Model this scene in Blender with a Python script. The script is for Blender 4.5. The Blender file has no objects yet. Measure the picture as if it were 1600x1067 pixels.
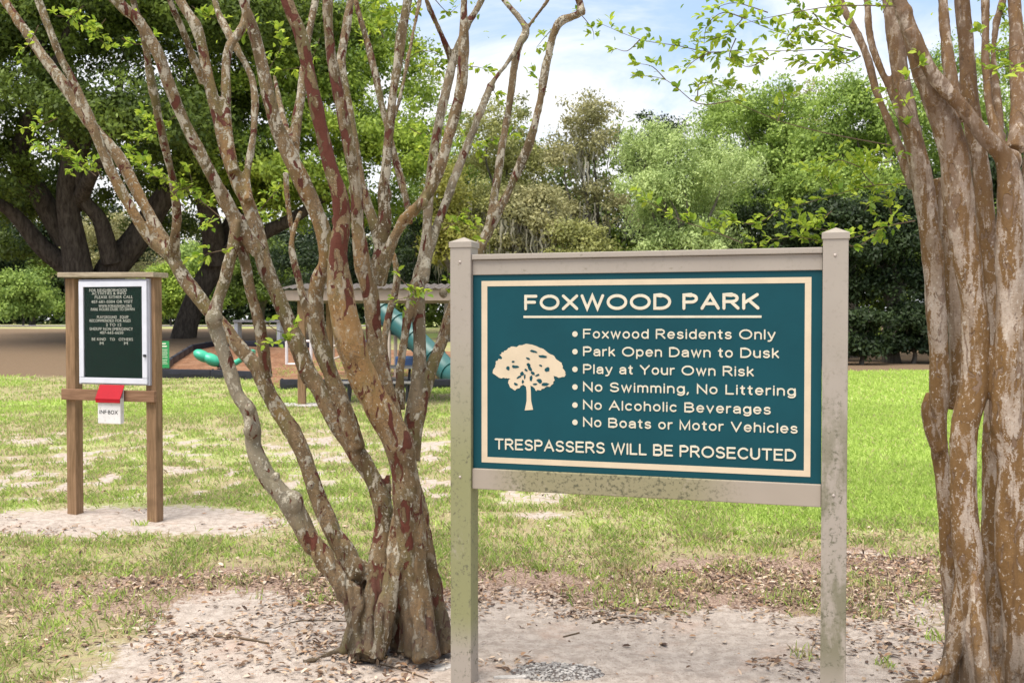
import bpy, bmesh, math, random
import numpy as np
from mathutils import Vector, Matrix

# ------------------------------------------------------------------ camera, sky, sun, exposure
S = bpy.context.scene
COL = S.collection
rad = math.radians
F = 1600.0                      # focal length in photo pixels (photo is 1600 wide)
CAM_H = 1.7
PITCH = math.atan(33.5 / F)
cam = bpy.data.cameras.new('camera')
cam_ob = bpy.data.objects.new('camera', cam)
COL.objects.link(cam_ob)
cam_ob.location = (0, 0, CAM_H)
cam_ob.rotation_euler = (rad(90) - PITCH, 0, 0)
cam.sensor_width = 36; cam.lens = 36
cam.clip_start = 0.05; cam.clip_end = 3000
cam.dof.use_dof = True; cam.dof.focus_distance = 4.6; cam.dof.aperture_fstop = 10
S.camera = cam_ob

SUN_EL = rad(66); SUN_AZ = math.atan2(-0.62, -0.6)
w = bpy.data.worlds.new('World'); S.world = w; w.use_nodes = True

def nd(nt, t, props=None, ins=None):
    n = nt.nodes.new(t)
    for k, v in (props or {}).items(): setattr(n, k, v)
    for k, v in (ins or {}).items():
        s = n.inputs[k]
        if isinstance(v, bpy.types.NodeSocket): nt.links.new(v, s)
        else: s.default_value = v
    return n
def c4(c): return (c[0], c[1], c[2], 1.0)
def mixc(nt, f, a, b, blend='MIX'):
    n = nt.nodes.new('ShaderNodeMix'); n.data_type = 'RGBA'; n.blend_type = blend
    for i, v in ((0, f), (6, a), (7, b)):
        if isinstance(v, bpy.types.NodeSocket): nt.links.new(v, n.inputs[i])
        elif i == 0: n.inputs[0].default_value = v
        else: n.inputs[i].default_value = c4(v)
    return n.outputs[2]
def mathn(nt, op, a, b=0.0, clamp=False):
    n = nt.nodes.new('ShaderNodeMath'); n.operation = op; n.use_clamp = clamp
    for i, v in ((0, a), (1, b)):
        if isinstance(v, bpy.types.NodeSocket): nt.links.new(v, n.inputs[i])
        else: n.inputs[i].default_value = v
    return n.outputs[0]
def step(nt, v, a, b):          # smooth 0..1 ramp of v from a to b
    n = nd(nt, 'ShaderNodeMapRange', {'interpolation_type': 'SMOOTHSTEP'}, {1: a, 2: b, 3: 0.0, 4: 1.0})
    nt.links.new(v, n.inputs[0]); return n.outputs[0]
def noise(nt, vec, scale, detail=4.0, rough=0.55, dist=0.0):
    n = nd(nt, 'ShaderNodeTexNoise', None, {'Scale': scale, 'Detail': detail, 'Roughness': rough, 'Distortion': dist})
    if vec is not None: nt.links.new(vec, n.inputs['Vector'])
    return n.outputs['Fac']
def mapping(nt, vec, scale=(1, 1, 1), loc=(0, 0, 0)):
    n = nd(nt, 'ShaderNodeMapping', None, {'Scale': scale, 'Location': loc})
    nt.links.new(vec, n.inputs['Vector']); return n.outputs[0]

nt = w.node_tree; nt.nodes.clear()
sky = nd(nt, 'ShaderNodeTexSky', {'sky_type': 'NISHITA', 'sun_disc': False, 'sun_elevation': SUN_EL, 'sun_rotation': SUN_AZ,
                                   'air_density': 1.0, 'dust_density': 1.5, 'ozone_density': 1.0})
tc = nd(nt, 'ShaderNodeTexCoord')
dirv = tc.outputs['Generated']
sep = nd(nt, 'ShaderNodeSeparateXYZ'); nt.links.new(dirv, sep.inputs[0])
cl = noise(nt, mapping(nt, dirv, (1.0, 1.0, 3.2), (1.3, 0.4, 0.2)), 3.2, 7, 0.6, 0.6)
low = mathn(nt, 'ADD', step(nt, sep.outputs['Z'], 0.33, 0.12), mathn(nt, 'MULTIPLY', step(nt, sep.outputs['Z'], 0.42, 0.7), 0.55))                # clouds bank up towards the horizon; extra unseen cloud overhead whitens the ambient light
cmask = step(nt, mathn(nt, 'ADD', cl, mathn(nt, 'MULTIPLY', low, 0.30)), 0.47, 0.78)
skyc = mixc(nt, 0.6, sky.outputs[0], (4.4, 5.9, 8.4))
cloudc = mixc(nt, step(nt, sep.outputs['Z'], 0.38, 0.75), (7.4, 7.45, 7.6), (11.5, 11.1, 10.5))  # overhead cloud, out of view, made brighter to light the ground
bgcol = mixc(nt, cmask, skyc, cloudc)
bg = nd(nt, 'ShaderNodeBackground', None, {'Strength': 0.118, 'Color': bgcol})
wo = nd(nt, 'ShaderNodeOutputWorld'); nt.links.new(bg.outputs[0], wo.inputs[0])

sl = bpy.data.lights.new('sun', 'SUN'); sl.energy = 4.1; sl.angle = rad(40); sl.color = (1.0, 0.95, 0.87)
sun_ob = bpy.data.objects.new('sun', sl); COL.objects.link(sun_ob)
sd = Vector((math.sin(SUN_AZ) * math.cos(SUN_EL), math.cos(SUN_AZ) * math.cos(SUN_EL), math.sin(SUN_EL)))
sun_ob.rotation_euler = (-sd).to_track_quat('-Z', 'Y').to_euler()
sun_ob.location = (0, 0, 30)
S.view_settings.view_transform = 'Standard'; S.view_settings.look = 'None'
S.view_settings.exposure = 0.45; S.view_settings.gamma = 1.0

# ------------------------------------------------------------------ helpers
rng = np.random.default_rng(7)
random.seed(7)
def sstep(a, b, x):
    t = np.clip((np.asarray(x, float) - a) / (b - a), 0, 1); return t * t * (3 - 2 * t)
def gz(X, Y):                   # lie of the land: level near the sign, rising gently on the left beyond 24 m
    X = np.asarray(X, float); Y = np.asarray(Y, float)
    f = 1 - sstep(0.02, 0.30, X / np.maximum(Y, 1))
    return 1.25 * sstep(24, 58, Y) * f
def ray(px, py):
    a = (px - 800) / F; b = (533.5 - py) / F
    return Vector((a, math.cos(PITCH) + b * math.sin(PITCH), b * math.cos(PITCH) - math.sin(PITCH)))
def P(px, py, Y):               # point at depth Y behind a photo pixel
    d = ray(px, py); t = Y / d.y
    return Vector((d.x * t, Y, CAM_H + d.z * t))
def G(px, py):                  # point of the ground behind a photo pixel
    d = ray(px, py); lo, hi = 1.0, 400.0
    for Yt in np.arange(2, 300, 0.5):
        if CAM_H + d.z / d.y * Yt < float(gz(d.x / d.y * Yt, Yt)): hi = Yt; lo = Yt - 0.5; break
    for _ in range(20):
        m = (lo + hi) / 2
        if CAM_H + d.z / d.y * m < float(gz(d.x / d.y * m, m)): hi = m
        else: lo = m
    return Vector((d.x / d.y * hi, hi, float(gz(d.x / d.y * hi, hi))))

def _h(ix, iy, seed):
    n = (ix * 374761393 + iy * 668265263 + seed * 1442695041) & 0xffffffff
    n = ((n ^ (n >> 13)) * 1274126177) & 0xffffffff
    return ((n ^ (n >> 16)) & 0xffff) / 65535.0
def vnoise(x, y, seed=0):
    x = np.asarray(x, float); y = np.asarray(y, float)
    ix = np.floor(x).astype(np.int64); iy = np.floor(y).astype(np.int64)
    fx = x - ix; fy = y - iy; fx = fx * fx * (3 - 2 * fx); fy = fy * fy * (3 - 2 * fy)
    a = _h(ix, iy, seed); b = _h(ix + 1, iy, seed); c = _h(ix, iy + 1, seed); d = _h(ix + 1, iy + 1, seed)
    return a + (b - a) * fx + (c - a) * fy + (a - b - c + d) * fx * fy
def fbm(x, y, seed=0, o=4):
    r = 0; amp = .5; tot = 0
    for i in range(o):
        r = r + amp * vnoise(x * 2**i, y * 2**i, seed + i * 17); tot += amp; amp *= .5
    return r / tot
def v3noise(p, seed=0):         # cheap 3-D noise in -1..1
    return (fbm(p[:, 0] + p[:, 2] * .71, p[:, 1] - p[:, 2] * .63, seed, 3) + fbm(p[:, 2] + p[:, 1] * .31, p[:, 0] - p[:, 1] * .27, seed + 5, 3)) - 1.0

def np_mesh(name, V, Fc, attrs=None, smooth=False):
    V = np.asarray(V, np.float32); Fc = np.asarray(Fc, np.int32)
    me = bpy.data.meshes.new(name); k = Fc.shape[1]
    me.vertices.add(len(V)); me.vertices.foreach_set('co', V.ravel())
    me.loops.add(Fc.size); me.loops.foreach_set('vertex_index', Fc.ravel())
    me.polygons.add(len(Fc)); me.polygons.foreach_set('loop_start', np.arange(0, Fc.size, k, dtype=np.int32))
    if smooth: me.polygons.foreach_set('use_smooth', np.ones(len(Fc), bool))
    for an, (ty, arr) in (attrs or {}).items():
        at = me.attributes.new(an, ty, 'POINT')
        at.data.foreach_set('color' if ty == 'FLOAT_COLOR' else 'value', np.asarray(arr, np.float32).ravel())
    me.update(calc_edges=True); me.validate()
    return me
def link(name, me, mat, parent=None, loc=None):
    o = bpy.data.objects.new(name, me); COL.objects.link(o)
    if mat is not None and me is not None and not me.materials: me.materials.append(mat)
    if parent is not None: o.parent = parent
    if loc is not None: o.location = loc
    return o
def tag(o, label=None, cat=None, group=None, kind=None):
    if label: o['label'] = label
    if cat: o['category'] = cat
    if group: o['group'] = group
    if kind: o['kind'] = kind
    return o
def thing(name, label, cat, loc=(0, 0, 0), rz=0.0, group=None):
    o = bpy.data.objects.new(name, None); COL.objects.link(o); o.empty_display_size = .1
    o.location = loc; o.rotation_euler = (0, 0, rz)
    return tag(o, label, cat, group)

class MB:                       # collects shapes into ONE mesh
    def __init__(s): s.bm = bmesh.new()
    def box(s, c, size, rot=None, bev=0.0, seg=2):
        r = bmesh.ops.create_cube(s.bm, size=1.0)
        vs = r['verts']
        M = Matrix.Translation(Vector(c)) @ (rot.to_4x4() if rot is not None else Matrix.Identity(4)) @ Matrix.Diagonal((size[0], size[1], size[2], 1))
        bmesh.ops.transform(s.bm, matrix=M, verts=vs)
        if bev > 0:
            es = list({e for v in vs for e in v.link_edges})
            bmesh.ops.bevel(s.bm, geom=es, offset=bev, segments=seg, affect='EDGES', profile=.6)
        return s
    def beam(s, a, b, wd, ht, bev=0.0):
        a = Vector(a); b = Vector(b); d = b - a
        q = d.to_track_quat('X', 'Z').to_matrix()
        return s.box((a + b) / 2, (d.length, wd, ht), q, bev)
    def cyl(s, a, b, r, r2=None, n=16):
        a = Vector(a); b = Vector(b); d = b - a
        M = Matrix.Translation((a + b) / 2) @ d.to_track_quat('Z', 'Y').to_matrix().to_4x4()
        bmesh.ops.create_cone(s.bm, cap_ends=True, segments=n, radius1=r, radius2=r if r2 is None else r2, depth=d.length, matrix=M)
        return s
    def ball(s, c, r, sub=3, scale=(1, 1, 1), rot=None):
        M = Matrix.Translation(Vector(c)) @ (rot.to_4x4() if rot is not None else Matrix.Identity(4)) @ Matrix.Diagonal((scale[0], scale[1], scale[2], 1))
        bmesh.ops.create_icosphere(s.bm, subdivisions=sub, radius=r, matrix=M)
        return s
    def tube(s, pts, rr, n=12):
        pts = [Vector(p) for p in pts]; rings = []; ref = None
        for i, p in enumerate(pts):
            t = (pts[min(i + 1, len(pts) - 1)] - pts[max(i - 1, 0)]).normalized()
            if ref is None: ref = t.orthogonal().normalized()
            ref = (ref - t * ref.dot(t)).normalized(); b = t.cross(ref)
            r = rr[i] if hasattr(rr, '__len__') else rr
            rings.append([s.bm.verts.new(p + (ref * math.cos(2 * math.pi * k / n) + b * math.sin(2 * math.pi * k / n)) * r) for k in range(n)])
        for A, B in zip(rings, rings[1:]):
            for k in range(n): s.bm.faces.new((A[k], A[(k + 1) % n], B[(k + 1) % n], B[k]))
        s.bm.faces.new(rings[0][::-1]); s.bm.faces.new(rings[-1])
        return s
    def prism(s, outline, y0, y1):          # outline in x,z; front at y0, back at y1
        A = [s.bm.verts.new((x, y0, z)) for x, z in outline]; B = [s.bm.verts.new((x, y1, z)) for x, z in outline]
        s.bm.faces.new(A); s.bm.faces.new(B[::-1])
        for k in range(len(A)):
            j = (k + 1) % len(A); s.bm.faces.new((A[j], A[k], B[k], B[j]))
        return s
    def build(s, name, mat, parent=None, smooth=False, off=None, mesh_only=False):
        bmesh.ops.recalc_face_normals(s.bm, faces=s.bm.faces)
        if off is not None: bmesh.ops.translate(s.bm, vec=-Vector(off), verts=s.bm.verts)
        me = bpy.data.meshes.new(name); s.bm.to_mesh(me); s.bm.free()
        if smooth:
            for p in me.polygons: p.use_smooth = True
            try: me.set_sharp_from_angle(angle=rad(40))
            except Exception: pass
        if mesh_only: return me
        return link(name, me, mat, parent)

def catmull(pts, vals, sub=6):
    """pts: list of Vector, vals: radii"""
    out, ov = [], []
    n = len(pts)
    for i in range(n - 1):
        p0 = pts[max(i - 1, 0)]; p1 = pts[i]; p2 = pts[i + 1]; p3 = pts[min(i + 2, n - 1)]
        for k in range(sub):
            t = k / sub
            out.append(0.5 * ((2 * p1) + (p2 - p0) * t + (2 * p0 - 5 * p1 + 4 * p2 - p3) * t * t + (3 * p1 - p0 - 3 * p2 + p3) * t**3))
            ov.append(vals[i] + (vals[i + 1] - vals[i]) * t)
    out.append(pts[-1]); ov.append(vals[-1])
    return out, ov

def leaf_arrays(C, D, N, L, W, k=4):
    """leaves at C along D with normal N, length L, width W; k=4 rhombus, 6 rounded"""
    D = D / np.linalg.norm(D, axis=1, keepdims=True)
    Sd = np.cross(D, N); Sd /= np.maximum(np.linalg.norm(Sd, axis=1, keepdims=True), 1e-6)
    Nn = np.cross(Sd, D); L = L[:, None]; W = W[:, None]
    if k == 4:
        vs = [C, C + D * L * .5 + Sd * W * .5 + Nn * W * .12, C + D * L, C + D * L * .5 - Sd * W * .5 + Nn * W * .12]
    else:
        vs = [C, C + D * L * .3 + Sd * W * .45 + Nn * W * .15, C + D * L * .68 + Sd * W * .4 + Nn * W * .12, C + D * L - Nn * L * .1,
              C + D * L * .68 - Sd * W * .4 + Nn * W * .12, C + D * L * .3 - Sd * W * .45 + Nn * W * .15]
    V = np.stack(vs, 1).reshape(-1, 3)
    return V, np.arange(len(V)).reshape(-1, k)
def rand_dirs(n, r=rng):
    v = r.normal(size=(n, 3)); return v / np.linalg.norm(v, axis=1, keepdims=True)

# ------------------------------------------------------------------ materials
def newmat(name, rough=0.6, spec=0.3):
    m = bpy.data.materials.new(name); m.use_nodes = True
    b = m.node_tree.nodes['Principled BSDF']
    b.inputs['Roughness'].default_value = rough
    b.inputs['Specular IOR Level'].default_value = spec
    return m, m.node_tree, b
def objc(nt): return nd(nt, 'ShaderNodeTexCoord').outputs['Object']
def bump(nt, b, h, strength=.4, dist=.01):
    n = nd(nt, 'ShaderNodeBump', None, {'Strength': strength, 'Distance': dist}); nt.links.new(h, n.inputs['Height'])
    nt.links.new(n.outputs[0], b.inputs['Normal'])
def plain(name, col, rough=.5, var=.15, scale=6.0, spec=.3, metal=0.0, dirt=None):
    m, nt, b = newmat(name, rough, spec)
    o = objc(nt); f = noise(nt, o, scale, 5, .6)
    c = mixc(nt, step(nt, f, .3, .7), tuple(x * (1 - var) for x in col), tuple(min(x * (1 + var), 1) for x in col))
    if dirt:
        g = noise(nt, o, scale * 2.7, 6, .65)
        c = mixc(nt, step(nt, g, .56, .70), c, dirt)
    nt.links.new(c, b.inputs['Base Color']); b.inputs['Metallic'].default_value = metal
    bump(nt, b, f, .12, .004)
    return m
def leafmat(name, ca, cb, trans=.35, rough=.5):
    m, nt, b = newmat(name, rough, .25)
    at = nd(nt, 'ShaderNodeAttribute', {'attribute_name': 'tint'})
    c = mixc(nt, at.outputs['Fac'], ca, cb)
    nt.links.new(c, b.inputs['Base Color'])
    tr = nd(nt, 'ShaderNodeBsdfTranslucent'); nt.links.new(c, tr.inputs[0])
    mx = nd(nt, 'ShaderNodeMixShader', None, {0: trans}); nt.links.new(b.outputs[0], mx.inputs[1]); nt.links.new(tr.outputs[0], mx.inputs[2])
    nt.links.new(mx.outputs[0], nt.nodes['Material Output'].inputs[0])
    return m

def vinyl(name, acol, amount=.5):            # beige painted posts with algae and black specks
    m, nt, b = newmat(name, .55, .3)
    o = objc(nt); sp = nd(nt, 'ShaderNodeSeparateXYZ'); nt.links.new(o, sp.inputs[0])
    base = mixc(nt, noise(nt, o, 3, 3), (.285, .245, .205), (.355, .31, .26))
    st = mapping(nt, o, (1.6, 1.6, .45))
    n1 = noise(nt, st, 5, 6, .65); n2 = noise(nt, o, 55, 4, .7); n3 = noise(nt, o, 16, 6, .7)
    band = step(nt, sp.outputs['Z'], 1.75, .95)                    # algae keeps to the lower, damp part
    base_off = step(nt, sp.outputs['Z'], .12, .34)
    alg = mathn(nt, 'MULTIPLY', mathn(nt, 'MULTIPLY', band, base_off), step(nt, mathn(nt, 'ADD', n1, mathn(nt, 'MULTIPLY', n2, .22)), (.70 - amount * .42), (.86 - amount * .42)))
    c = mixc(nt, mathn(nt, 'MULTIPLY', alg, .82), base, acol)
    blk = mathn(nt, 'MULTIPLY', step(nt, n2, .50, .60), step(nt, n3, .46, .60))
    c = mixc(nt, mathn(nt, 'MULTIPLY', blk, mathn(nt, 'ADD', .15, mathn(nt, 'MULTIPLY', band, .7))), c, (.10, .095, .06))
    sp1 = step(nt, noise(nt, o, 34, 2, .5), .70, .76)
    c = mixc(nt, mathn(nt, 'MULTIPLY', sp1, .5), c, (.16, .14, .09))
    nt.links.new(c, b.inputs['Base Color']); bump(nt, b, n2, .08, .002)
    return m
M = {}
M['post'] = vinyl('post_paint', (.205, .21, .08), .78)
M['post_clean'] = vinyl('post_paint_clean', (.15, .14, .085), .40)
def railmat():
    m, nt, b = newmat('rail_paint', .55, .3)
    o = objc(nt)
    base = mixc(nt, noise(nt, o, 3, 3), (.28, .235, .185), (.35, .295, .24))
    n1 = noise(nt, mapping(nt, o, (1, 1, .5)), 7, 6, .7); n2 = noise(nt, o, 60, 4, .7)
    sp = nd(nt, 'ShaderNodeSeparateXYZ'); nt.links.new(o, sp.inputs[0])
    side = mathn(nt, 'MULTIPLY', step(nt, sp.outputs['X'], 0.1, .35), step(nt, sp.outputs['X'], 1.35, 1.0))
    k = mathn(nt, 'MULTIPLY', side, step(nt, mathn(nt, 'ADD', n1, mathn(nt, 'MULTIPLY', n2, .5)), .50, .70))
    c = mixc(nt, mathn(nt, 'MULTIPLY', k, .8), base, (.22, .20, .10))
    c = mixc(nt, mathn(nt, 'MULTIPLY', k, step(nt, n2, .5, .65)), c, (.09, .085, .05))
    nt.links.new(c, b.inputs['Base Color']); bump(nt, b, n2, .08, .002); return m
M['rail'] = railmat()
M['teal'] = plain('sign_teal', (.0035, .052, .066), .5, .10, 2.0, .18)
M['cream'] = plain('sign_cream', (.56, .455, .32), .5, .05, 9.0)
M['ltr'] = plain('sign_letter', (.58, .52, .40), .5, .06, 20.0)
M['bolt'] = plain('bolt', (.40, .34, .30), .4, .1, 30, .5)

def woodmat(name, ca, cb, sc=1.0, axis='Z'):
    m, nt, b = newmat(name, .75, .2)
    o = objc(nt); s = (14 * sc, 14 * sc, .9 * sc) if axis == 'Z' else (.9 * sc, 14 * sc, 14 * sc)
    g = noise(nt, mapping(nt, o, s), 3.0, 6, .65, 1.2); g2 = noise(nt, o, 4, 4)
    c = mixc(nt, step(nt, g, .3, .7), ca, cb)
    c = mixc(nt, mathn(nt, 'MULTIPLY', step(nt, g2, .48, .75), .5), c, tuple(x * .55 for x in ca))
    kn = nd(nt, 'ShaderNodeTexVoronoi', {'feature': 'F1'}, {'Scale': 5.0}); nt.links.new(mapping(nt, o, (1, 1, .5)), kn.inputs['Vector'])
    c = mixc(nt, step(nt, kn.outputs['Distance'], .11, .06), c, (.07, .035, .015))
    nt.links.new(c, b.inputs['Base Color']); bump(nt, b, g, .35, .004); return m
M['wood'] = woodmat('weathered_pine', (.17, .10, .05), (.30, .185, .105))
M['woodx'] = woodmat('weathered_pine_bar', (.17, .09, .05), (.29, .165, .10), 1, 'X')
M['woodtop'] = woodmat('grey_pine_top', (.25, .19, .13), (.42, .35, .25), 1, 'X')
M['alu'] = plain('white_aluminium', (.62, .62, .68), .35, .05, 8, .5)
M['alug'] = plain('grey_aluminium', (.40, .40, .45), .35, .06, 8, .5)
M['felt'] = plain('letter_board', (.006, .026, .016), .9, .25, 30, .1)
M['white'] = plain('white_letter', (.80, .78, .66), .5, .04, 30)
M['red'] = plain('red_plastic', (.36, .004, .012), .45, .06, 10, .25)
M['whitep'] = plain('white_plastic', (.70, .67, .66), .4, .05, 12, .4, dirt=(.50, .46, .42))
M['black'] = plain('black_letter', (.02, .02, .02), .5)
M['darkmetal'] = plain('dark_metal', (.03, .03, .035), .45, .2, 12, .5)
M['edging'] = plain('black_edging', (.012, .012, .022), .5, .3, 5, .5)
M['beige'] = plain('beige_steel', (.50, .43, .35), .45, .06, 5, .4)
M['tealp'] = plain('teal_plastic', (.012, .085, .078), .4, .08, 5, .5)
M['greenp'] = plain('green_plastic', (.04, .40, .24), .35, .1, 5, .5)
M['blue'] = plain('blue_plastic', (.02, .06, .16), .4, .1, 5, .5)
M['signgreen'] = plain('sign_green', (.03, .26, .09), .45, .06, 5)
M['conc'] = plain('concrete', (.42, .39, .37), .85, .18, 7)
M['roofmetal'] = plain('roof_metal', (.24, .205, .185), .6, .08, 2, .3)
M['fascia'] = plain('fascia_paint', (.34, .26, .22), .6, .1, 3)
M['glass'] = bpy.data.materials.new('case_glass'); M['glass'].use_nodes = True
_n = M['glass'].node_tree; _t = _n.nodes.new('ShaderNodeBsdfTransparent'); _g = _n.nodes.new('ShaderNodeBsdfGlossy'); _g.inputs['Roughness'].default_value = .03
_x = _n.nodes.new('ShaderNodeMixShader'); _f = _n.nodes.new('ShaderNodeFresnel'); _f.inputs['IOR'].default_value = 1.16
_n.links.new(_f.outputs[0], _x.inputs[0]); _n.links.new(_t.outputs[0], _x.inputs[1]); _n.links.new(_g.outputs[0], _x.inputs[2]); _n.links.new(_x.outputs[0], _n.nodes['Material Output'].inputs[0])

def myrtle_bark(name, kind):
    m, nt, b = newmat(name, .72, .22)
    o = objc(nt)
    st = mapping(nt, o, (1, 1, .42)); big = noise(nt, mapping(nt, o, (1, 1, .5)), 3.2, 4, .55)
    n0 = noise(nt, st, 9, 5, .6); n1 = noise(nt, mapping(nt, o, (1, 1, .45), (3, 1, 2)), 19, 4, .55, .7)
    n2 = noise(nt, mapping(nt, o, (1, 1, .55), (7, 4, 1)), 25, 5, .62, .4); fine = noise(nt, o, 120, 6, .75); spots = noise(nt, mapping(nt, o, (1, 1, .8), (2, 9, 5)), 62, 3, .6)
    tone = nd(nt, 'ShaderNodeAttribute', {'attribute_name': 'tone'}); ts = nd(nt, 'ShaderNodeSeparateColor'); nt.links.new(tone.outputs['Color'], ts.inputs[0])
    sp = nd(nt, 'ShaderNodeSeparateXYZ'); nt.links.new(o, sp.inputs[0])
    if kind == 'lichen':
        c = mixc(nt, step(nt, n0, .36, .64), (.10, .066, .031), (.29, .195, .105))
        c = mixc(nt, mathn(nt, 'MAXIMUM', mathn(nt, 'MULTIPLY', step(nt, big, .52, .66), .7), mathn(nt, 'MULTIPLY', ts.outputs[1], .9)), c, mixc(nt, n2, (.20, .105, .036), (.38, .225, .09)))     # orange tan
        mo = step(nt, noise(nt, mapping(nt, o, (1, 1, .5), (1, 6, 3)), 6, 5, .65), .48, .66)
        c = mixc(nt, mathn(nt, 'MULTIPLY', mo, .6), c, (.145, .13, .045))                                   # algae green
        c = mixc(nt, mathn(nt, 'MULTIPLY', step(nt, mathn(nt, 'ADD', mathn(nt, 'MULTIPLY', fine, .6), mathn(nt, 'MULTIPLY', n0, .5)), .54, .66), .7), c, (.06, .04, .024))
        c = mixc(nt, mathn(nt, 'MULTIPLY', ts.outputs[2], .75), c, mixc(nt, n0, (.15, .13, .09), (.36, .32, .24)))
        smooth = mathn(nt, 'SUBTRACT', 1.0, mathn(nt, 'MAXIMUM', ts.outputs[0], mathn(nt, 'MULTIPLY', ts.outputs[1], .75)))
        li = mathn(nt, 'MULTIPLY', mathn(nt, 'MULTIPLY', step(nt, mathn(nt, 'ADD', mathn(nt, 'ADD', n2, mathn(nt, 'MULTIPLY', step(nt, sp.outputs['Z'], 1.1, 2.2), .035)), mathn(nt, 'MULTIPLY', mathn(nt, 'SUBTRACT', fine, .5), .45)), .545, .60), .9), smooth)
        c = mixc(nt, li, c, mixc(nt, fine, (.31, .265, .19), (.56, .50, .39)))                              # pale lichen
        li2 = mathn(nt, 'MULTIPLY', step(nt, mathn(nt, 'ADD', spots, mathn(nt, 'MULTIPLY', mathn(nt, 'SUBTRACT', fine, .5), .3)), .63, .67), .85)
        c = mixc(nt, li2, c, (.50, .47, .38))
        red = step(nt, mathn(nt, 'ADD', mathn(nt, 'ADD', n1, mathn(nt, 'MULTIPLY', ts.outputs[0], .13)), mathn(nt, 'MULTIPLY', mathn(nt, 'SUBTRACT', fine, .5), .12)), .60, .62)
        c = mixc(nt, red, c, mixc(nt, fine, (.065, .018, .011), (.15, .046, .027)))                        # fresh bark under peeled flakes
        h = mathn(nt, 'ADD', mathn(nt, 'MULTIPLY', red, -.55), mathn(nt, 'ADD', mathn(nt, 'MULTIPLY', li, .3), mathn(nt, 'MULTIPLY', fine, .6)))
    else:
        v1 = noise(nt, mapping(nt, o, (1, 1, .18), (5, 2, 1)), 14, 6, .65, .4); v2 = noise(nt, mapping(nt, o, (1, 1, .10), (2, 8, 1)), 26, 4, .6)
        pale = mixc(nt, step(nt, n0, .40, .62), (.30, .225, .16), (.46, .375, .30))
        tan = mixc(nt, mathn(nt, 'ADD', mathn(nt, 'MULTIPLY', n2, .6), mathn(nt, 'MULTIPLY', fine, .4)), (.075, .038, .012), (.30, .172, .068))
        og = step(nt, mathn(nt, 'ADD', v1, mathn(nt, 'ADD', mathn(nt, 'MULTIPLY', mathn(nt, 'SUBTRACT', n1, .5), .45), mathn(nt, 'MULTIPLY', mathn(nt, 'SUBTRACT', fine, .5), .35))), .452, .51)
        c = mixc(nt, og, pale, tan)
        c = mixc(nt, mathn(nt, 'MULTIPLY', step(nt, v2, .56, .68), .55), c, (.10, .055, .028))             # dark vertical stains
        pk = step(nt, n1, .61, .63)
        c = mixc(nt, mathn(nt, 'MULTIPLY', pk, .8), c, (.22, .15, .105))
        st2 = mathn(nt, 'MULTIPLY', step(nt, fine, .53, .62), .62)
        c = mixc(nt, st2, c, (.16, .088, .036))
        li2 = step(nt, mathn(nt, 'ADD', spots, mathn(nt, 'MULTIPLY', mathn(nt, 'SUBTRACT', fine, .5), .4)), .61, .66)
        c = mixc(nt, mathn(nt, 'MULTIPLY', li2, .75), c, (.52, .455, .38))
        up = mathn(nt, 'MULTIPLY', step(nt, sp.outputs['Z'], 1.7, 2.7), step(nt, n2, .36, .54))
        c = mixc(nt, mathn(nt, 'MULTIPLY', up, .8), c, mixc(nt, fine, (.075, .042, .022), (.19, .11, .06)))
        h = mathn(nt, 'ADD', mathn(nt, 'MULTIPLY', pk, -.5), mathn(nt, 'MULTIPLY', fine, .5))
    damp = mathn(nt, 'MULTIPLY', step(nt, sp.outputs['Z'], .55, .12), step(nt, n0, .34, .54))
    c = mixc(nt, mathn(nt, 'MULTIPLY', damp, .72), c, (.075, .058, .043))                                     # soil-stained foot
    nt.links.new(c, b.inputs['Base Color']); bump(nt, b, h, 1.0, .009)
    return m
M['bark_l'] = myrtle_bark('myrtle_bark', 'lichen')
M['bark_r'] = myrtle_bark('myrtle_bark_smooth', 'smooth')
def barkmat(name, ca, cb):
    m, nt, b = newmat(name, .9, .1)
    o = objc(nt); g = noise(nt, mapping(nt, o, (3, 3, .8)), 2.5, 7, .7, .5)
    nt.links.new(mixc(nt, step(nt, g, .3, .7), ca, cb), b.inputs['Base Color']); bump(nt, b, g, .8, .06); return m
M['oakbark'] = barkmat('oak_bark', (.030, .023, .018), (.095, .078, .063))
M['greybark'] = barkmat('grey_bark', (.07, .06, .05), (.17, .15, .125))
M['twig'] = plain('twig_bark', (.11, .075, .045), .8, .3, 20)
M['moss'] = leafmat('spanish_moss', (0.24, 0.225, 0.17), (0.42, 0.39, 0.3), .2, .8)
M['leaf_new'] = leafmat('myrtle_leaf', (0.13, 0.24, 0.02), (0.5, 0.6, 0.07), .45)
M['oakleaf'] = leafmat('oak_leaf', (0.042, 0.07, 0.014), (0.2, 0.27, 0.042), .35)
M['oakleaf2'] = leafmat('oak_leaf_bright', (0.125, 0.2, 0.028), (0.46, 0.58, 0.085), .40)
M['olive'] = leafmat('olive_leaf', (0.17, 0.18, 0.055), (0.46, 0.46, 0.16), .35)
M['greyleaf'] = leafmat('grey_olive_leaf', (0.21, 0.205, 0.09), (0.52, 0.48, 0.23), .35)
M['willow'] = leafmat('willow_leaf', (0.28, 0.37, 0.12), (0.58, 0.68, 0.28), .35)
M['midgreen'] = leafmat('mid_green_leaf', (0.14, 0.22, 0.045), (0.45, 0.58, 0.13), .38)
M['yellowleaf'] = leafmat('yellow_leaf', (0.25, 0.255, 0.05), (0.5, 0.47, 0.12), .4)
M['dark_shadeleaf'] = leafmat('dark_shade_leaf', (0.012, 0.024, 0.01), (0.058, 0.088, 0.028), .3)  # near-black green: understorey shade is put into the leaf colour

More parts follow.
